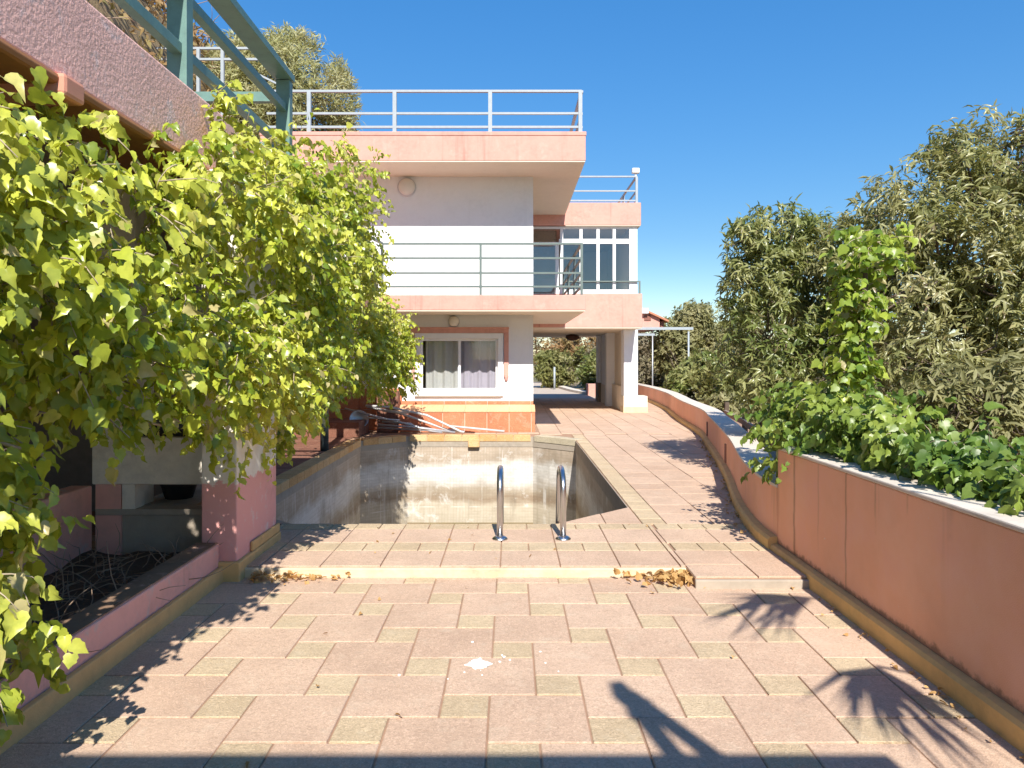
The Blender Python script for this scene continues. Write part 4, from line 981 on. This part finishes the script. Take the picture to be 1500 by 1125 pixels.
# far house, pole, fence, path
gy = 27.2
gb = MB().add([(3.33, gy, 2.58), (5.42, gy, 2.58), (5.42, gy, 2.95), (3.9, gy, 3.66), (3.33, gy, 3.45), (3.33, gy + 4, 2.58), (5.42, gy + 4, 2.58), (5.42, gy + 4, 2.95), (3.9, gy + 4, 3.66), (3.33, gy + 4, 3.45)],
       [(0,1,2,3,4), (9,8,7,6,5), (1,6,7,2), (0,4,9,5), (0,5,6,1), (2,7,8,3), (3,8,9,4)]).build('rear_gable', M['pink'], H)
MB().add([(3.88, gy - .15, 3.67), (5.72, gy - .15, 2.82), (5.72, gy + 4, 2.82), (3.88, gy + 4, 3.67), (3.88, gy - .15, 3.74), (5.72, gy - .15, 2.89), (5.72, gy + 4, 2.89), (3.88, gy + 4, 3.74)], [(0,1,2,3),(7,6,5,4),(0,4,5,1),(1,5,6,2),(2,6,7,3),(3,7,4,0)]).build('roof', M['roof'], gb)
B(4.86, 5.1, gy - .03, gy - .002, 2.88, 3.08).build('window', M['brown'], gb); B(5.47, 5.6, gy + .1, gy + 3.8, 2.58, 2.86).build('side_board', M['brown'], gb)
B(4.68, 4.98, gy - .2, gy - .004, 3.13, 3.32).build('vent_box', M['white'], gb)
MB().tube([(5.2, gy + .2, -.8), (5.2, gy + .2, 2.58)], .025, 8).build('support_post', M['greymetal'], H, smooth=True)
po = empty('crossbar_pole', (5.95, 25, 0), 'slim white pole with a long crossbar by the low wall', 'pole')
MB().tube([(5.95, 25, -.8), (5.95, 25, 2.4)], .03, 10).build('pole', M['railw'], po, smooth=True)
MB().bar((3.6, 25, 2.50), (6.1, 25, 2.50), .08, .09).build('crossbar', M['railw'], po); MB().bar((3.6, 27, 2.36), (5.2, 27, 2.36), .07, .08).build('crossbar', M['railw'], po)
fe = empty('fence', (3.6, 9, 0), 'old wooden post and rail fence outside the low curving wall', 'fence')
for i, yy in enumerate((7.6, 9.2, 10.9, 12.8, 15.0)):
    x = wallx(yy) + .62; MB().bar((x, yy, -.6), (x + .04, yy, .62), .08).build('post', M['bark'], fe)
    if i < 4:
        y2 = (7.6, 9.2, 10.9, 12.8, 15.0)[i + 1]; MB().bar((x, yy, .42), (wallx(y2) + .62, y2, .42), .05, .09).build('rail', M['wood'], fe)
mb = MB(); pth = [(.3, 26.9), (3.4, 26.9), (2.9, 30), (2.4, 36), (1.8, 46), (-6, 46), (-3, 34), (-1.0, 28)]
tag(mb.prism(pth, -.08, ZD - .02).build('path', M['path']), 'pale dusty path beyond the passage', None, None, 'structure')
kb = densify([(1.75, 46), (2.1, 40), (2.35, 36), (2.6, 32.5), (3.0, 29.9)], 4)
tag(MB().strip(kb, [(-.28, -.1), (-.28, .17), (0, .15), (0, -.1)]).build('path_kerb', M['cap']), 'low stone kerb curving along the path beyond the passage', 'kerb')
tag(B(3.0, 3.7, 29.4, 29.8, -.1, .50).build('low_pier', M['pink'], bevel=.02), 'short pink pier at the end of the passage', 'pier')
tag(MB().tube([(2.05, 35, .0), (2.05, 35, 1.1)], .05, 8).build('marker_post', M['railw'], smooth=True), 'thin white stake standing by the path kerb', 'stake')

# ------------------------------------------------------------------ litter and marks on the paving
def litter(name, label, pts, size, cnt):
    P = np.array(pts); n = len(P); N = norm(np.array([0, 0, 1]) + RNG.normal(size=(n, 3)) * .55); D = norm(RNG.normal(size=(n, 3)) * np.array([1, 1, .2]))
    o = cloud(name, P, D, N, RNG.uniform(*size, n), IVY, M['litter']); return tag(o, label, 'leaves', None, 'stuff')
pts = [(1.2 - abs(random.gauss(0, .20)) ** 1.2, 5.10 - abs(random.gauss(0, .06)) * (1 + .8 * random.random()), .012 + random.random() * .04) for _ in range(150)]
litter('dry_leaves', 'heap of curled brown leaves at the right end of the yellow step', pts, (.025, .06), 0)
pts = [(-1.75 + abs(random.gauss(0, .38)), 5.10 - abs(random.gauss(0, .05)), .012 + random.random() * .03) for _ in range(90)]
litter('dry_leaves', 'scatter of brown leaves at the left end of the yellow step', pts, (.018, .045), 0)
pts = [(random.uniform(-1.7, 1.9), random.uniform(2.6, 5.0), .012) for _ in range(15)] + [(1.93 - abs(random.gauss(0, .04)), random.uniform(2.6, 6.5), .012) for _ in range(70)] + [(random.uniform(-1.6, 1.2), random.uniform(5.2, 6.4), ZD + .01) for _ in range(14)]
litter('dry_leaves', 'single fallen leaves scattered over the terrace paving', pts, (.012, .035), 0)
pts = [(wallx(y) - .07 - abs(random.gauss(0, .05)), y, ZD + .015) for y in [random.uniform(6, 13) for _ in range(170)]]
litter('dry_leaves', 'line of fallen leaves along the foot of the curving wall', pts, (.02, .04), 0)
bm_ = MB(); k_ = 26; cx, cy = -.158, 3.665
ring_ = [(cx + (.040 + .016 * random.random() + (.02 if i % 7 == 0 else 0)) * math.cos(6.283 * i / k_), cy + (.040 + .022 * random.random() + (.03 if i % 6 == 0 else 0)) * math.sin(6.283 * i / k_)) for i in range(k_)]
bm_.prism(ring_, .001, .0045)
sp_ = bm_; bm_ = MB()
for _ in range(13):
    a_ = random.uniform(0, 6.28); r = random.uniform(.06, .5); x, y = cx + r * math.cos(a_), cy + r * math.sin(a_) * .7; s = random.uniform(.002, .008)
    bm_.prism([(x + s * math.cos(t) * random.uniform(.6, 1.4), y + s * math.sin(t) * random.uniform(.6, 1.4)) for t in (0, 1.05, 2.1, 3.14, 4.2, 5.2)], .001, .0042)
tag(bm_.build('paint_spatter', M['splash']), 'fine white paint drops around the splash on the terrace', 'splash', None, 'stuff')
tag(sp_.build('paint_splash', M['splash']), 'white paint splash with spatter on the terrace tiles', 'splash')

# ------------------------------------------------------------------ behind the camera: unseen canopy and A-frame added for foreground shadows; palm for its frond shadows
cn = empty('shadow_canopy', (-1, -2, 0), 'unseen concrete canopy on posts, added to cast the near shadow edge', 'canopy')
B(-4.6, 1.78, -4.2, -.575, 2.86, 3.0).build('roof_slab', M['concrete'], cn)  # added slab, out of view, for the straight shadow edge on the floor
for x, y in ((1.6, -.8), (-1.9, -.8), (1.6, -4), (-1.9, -4)): B(x - .08, x + .08, y - .08, y + .08, -.05, 2.86).build('post', M['oldwhite'], cn)
a_frame = empty('shadow_a_frame', (.95, -.62, 3.0), 'unseen made-up A-frame that casts the pointed shadow on the terrace', 'shadow caster')  # out of view, shape invented to cast the pointed shadow
MB().bar((.98, -.62, 3.0), (.92, -.60, 3.45), .07).bar((.92, -.60, 3.45), (.90, -.60, 3.52), .14, .07).build('front_leg', M['greymetal'], a_frame)
MB().bar((1.14, -.64, 3.0), (.94, -.60, 3.47), .06).build('rear_leg', M['greymetal'], a_frame)
MB().bar((.90, -.6, 3.36), (1.0, -.6, 3.33), .09, .12).build('crosspiece', M['greymetal'], a_frame)
pm = empty('palm_tree', (2.9, -.5, -.4), 'palm with hanging fronds outside the garden wall', 'palm')
MB().tube([(2.9, -.5, -.4), (2.85, -.4, 1), (2.75, -.3, 2.9)], [.16, .13, .11], 12).build('trunk', M['bark'], pm, smooth=True)
def fan_leaf(stalk, hub, angles, length, n=30):
    MB().tube([stalk, Vector(stalk).lerp(Vector(hub), .5) + Vector((0, 0, .12)), hub], .012, 6).build('leaf_stalk', M['stem'], pm)
    P, D, N, Z = [], [], [], []
    for i in range(n):
        a_ = R(angles[0] + (angles[1] - angles[0]) * i / (n - 1) + random.gauss(0, 2)); d = Vector((math.cos(a_), math.sin(a_), random.uniform(-.28, -.02)))
        P.append(Vector(hub)); D.append(d); N.append((random.gauss(0, .3), random.gauss(0, .3), 1)); Z.append(length * random.uniform(.72, 1.06) * (1 - .25 * abs(2 * i / (n - 1) - 1)))
    cloud('fan_leaf', P, D, N, Z, PINNA, M['palm'], pm)
top_ = (2.75, -.3, 2.9)
fan_leaf(top_, (2.08, .80, 2.5), (-158, -78), .78, 34)
fan_leaf(top_, (2.25, 1.25, 3.02), (160, 218), .95, 28)
for k in range(7): fan_leaf(top_, (3.2 + .45 * math.cos(k), -1.6 - .5 * math.sin(k * 1.7), 3.1 + .12 * k), (-150 + 30 * k, -10 + 30 * k), .7, 26)
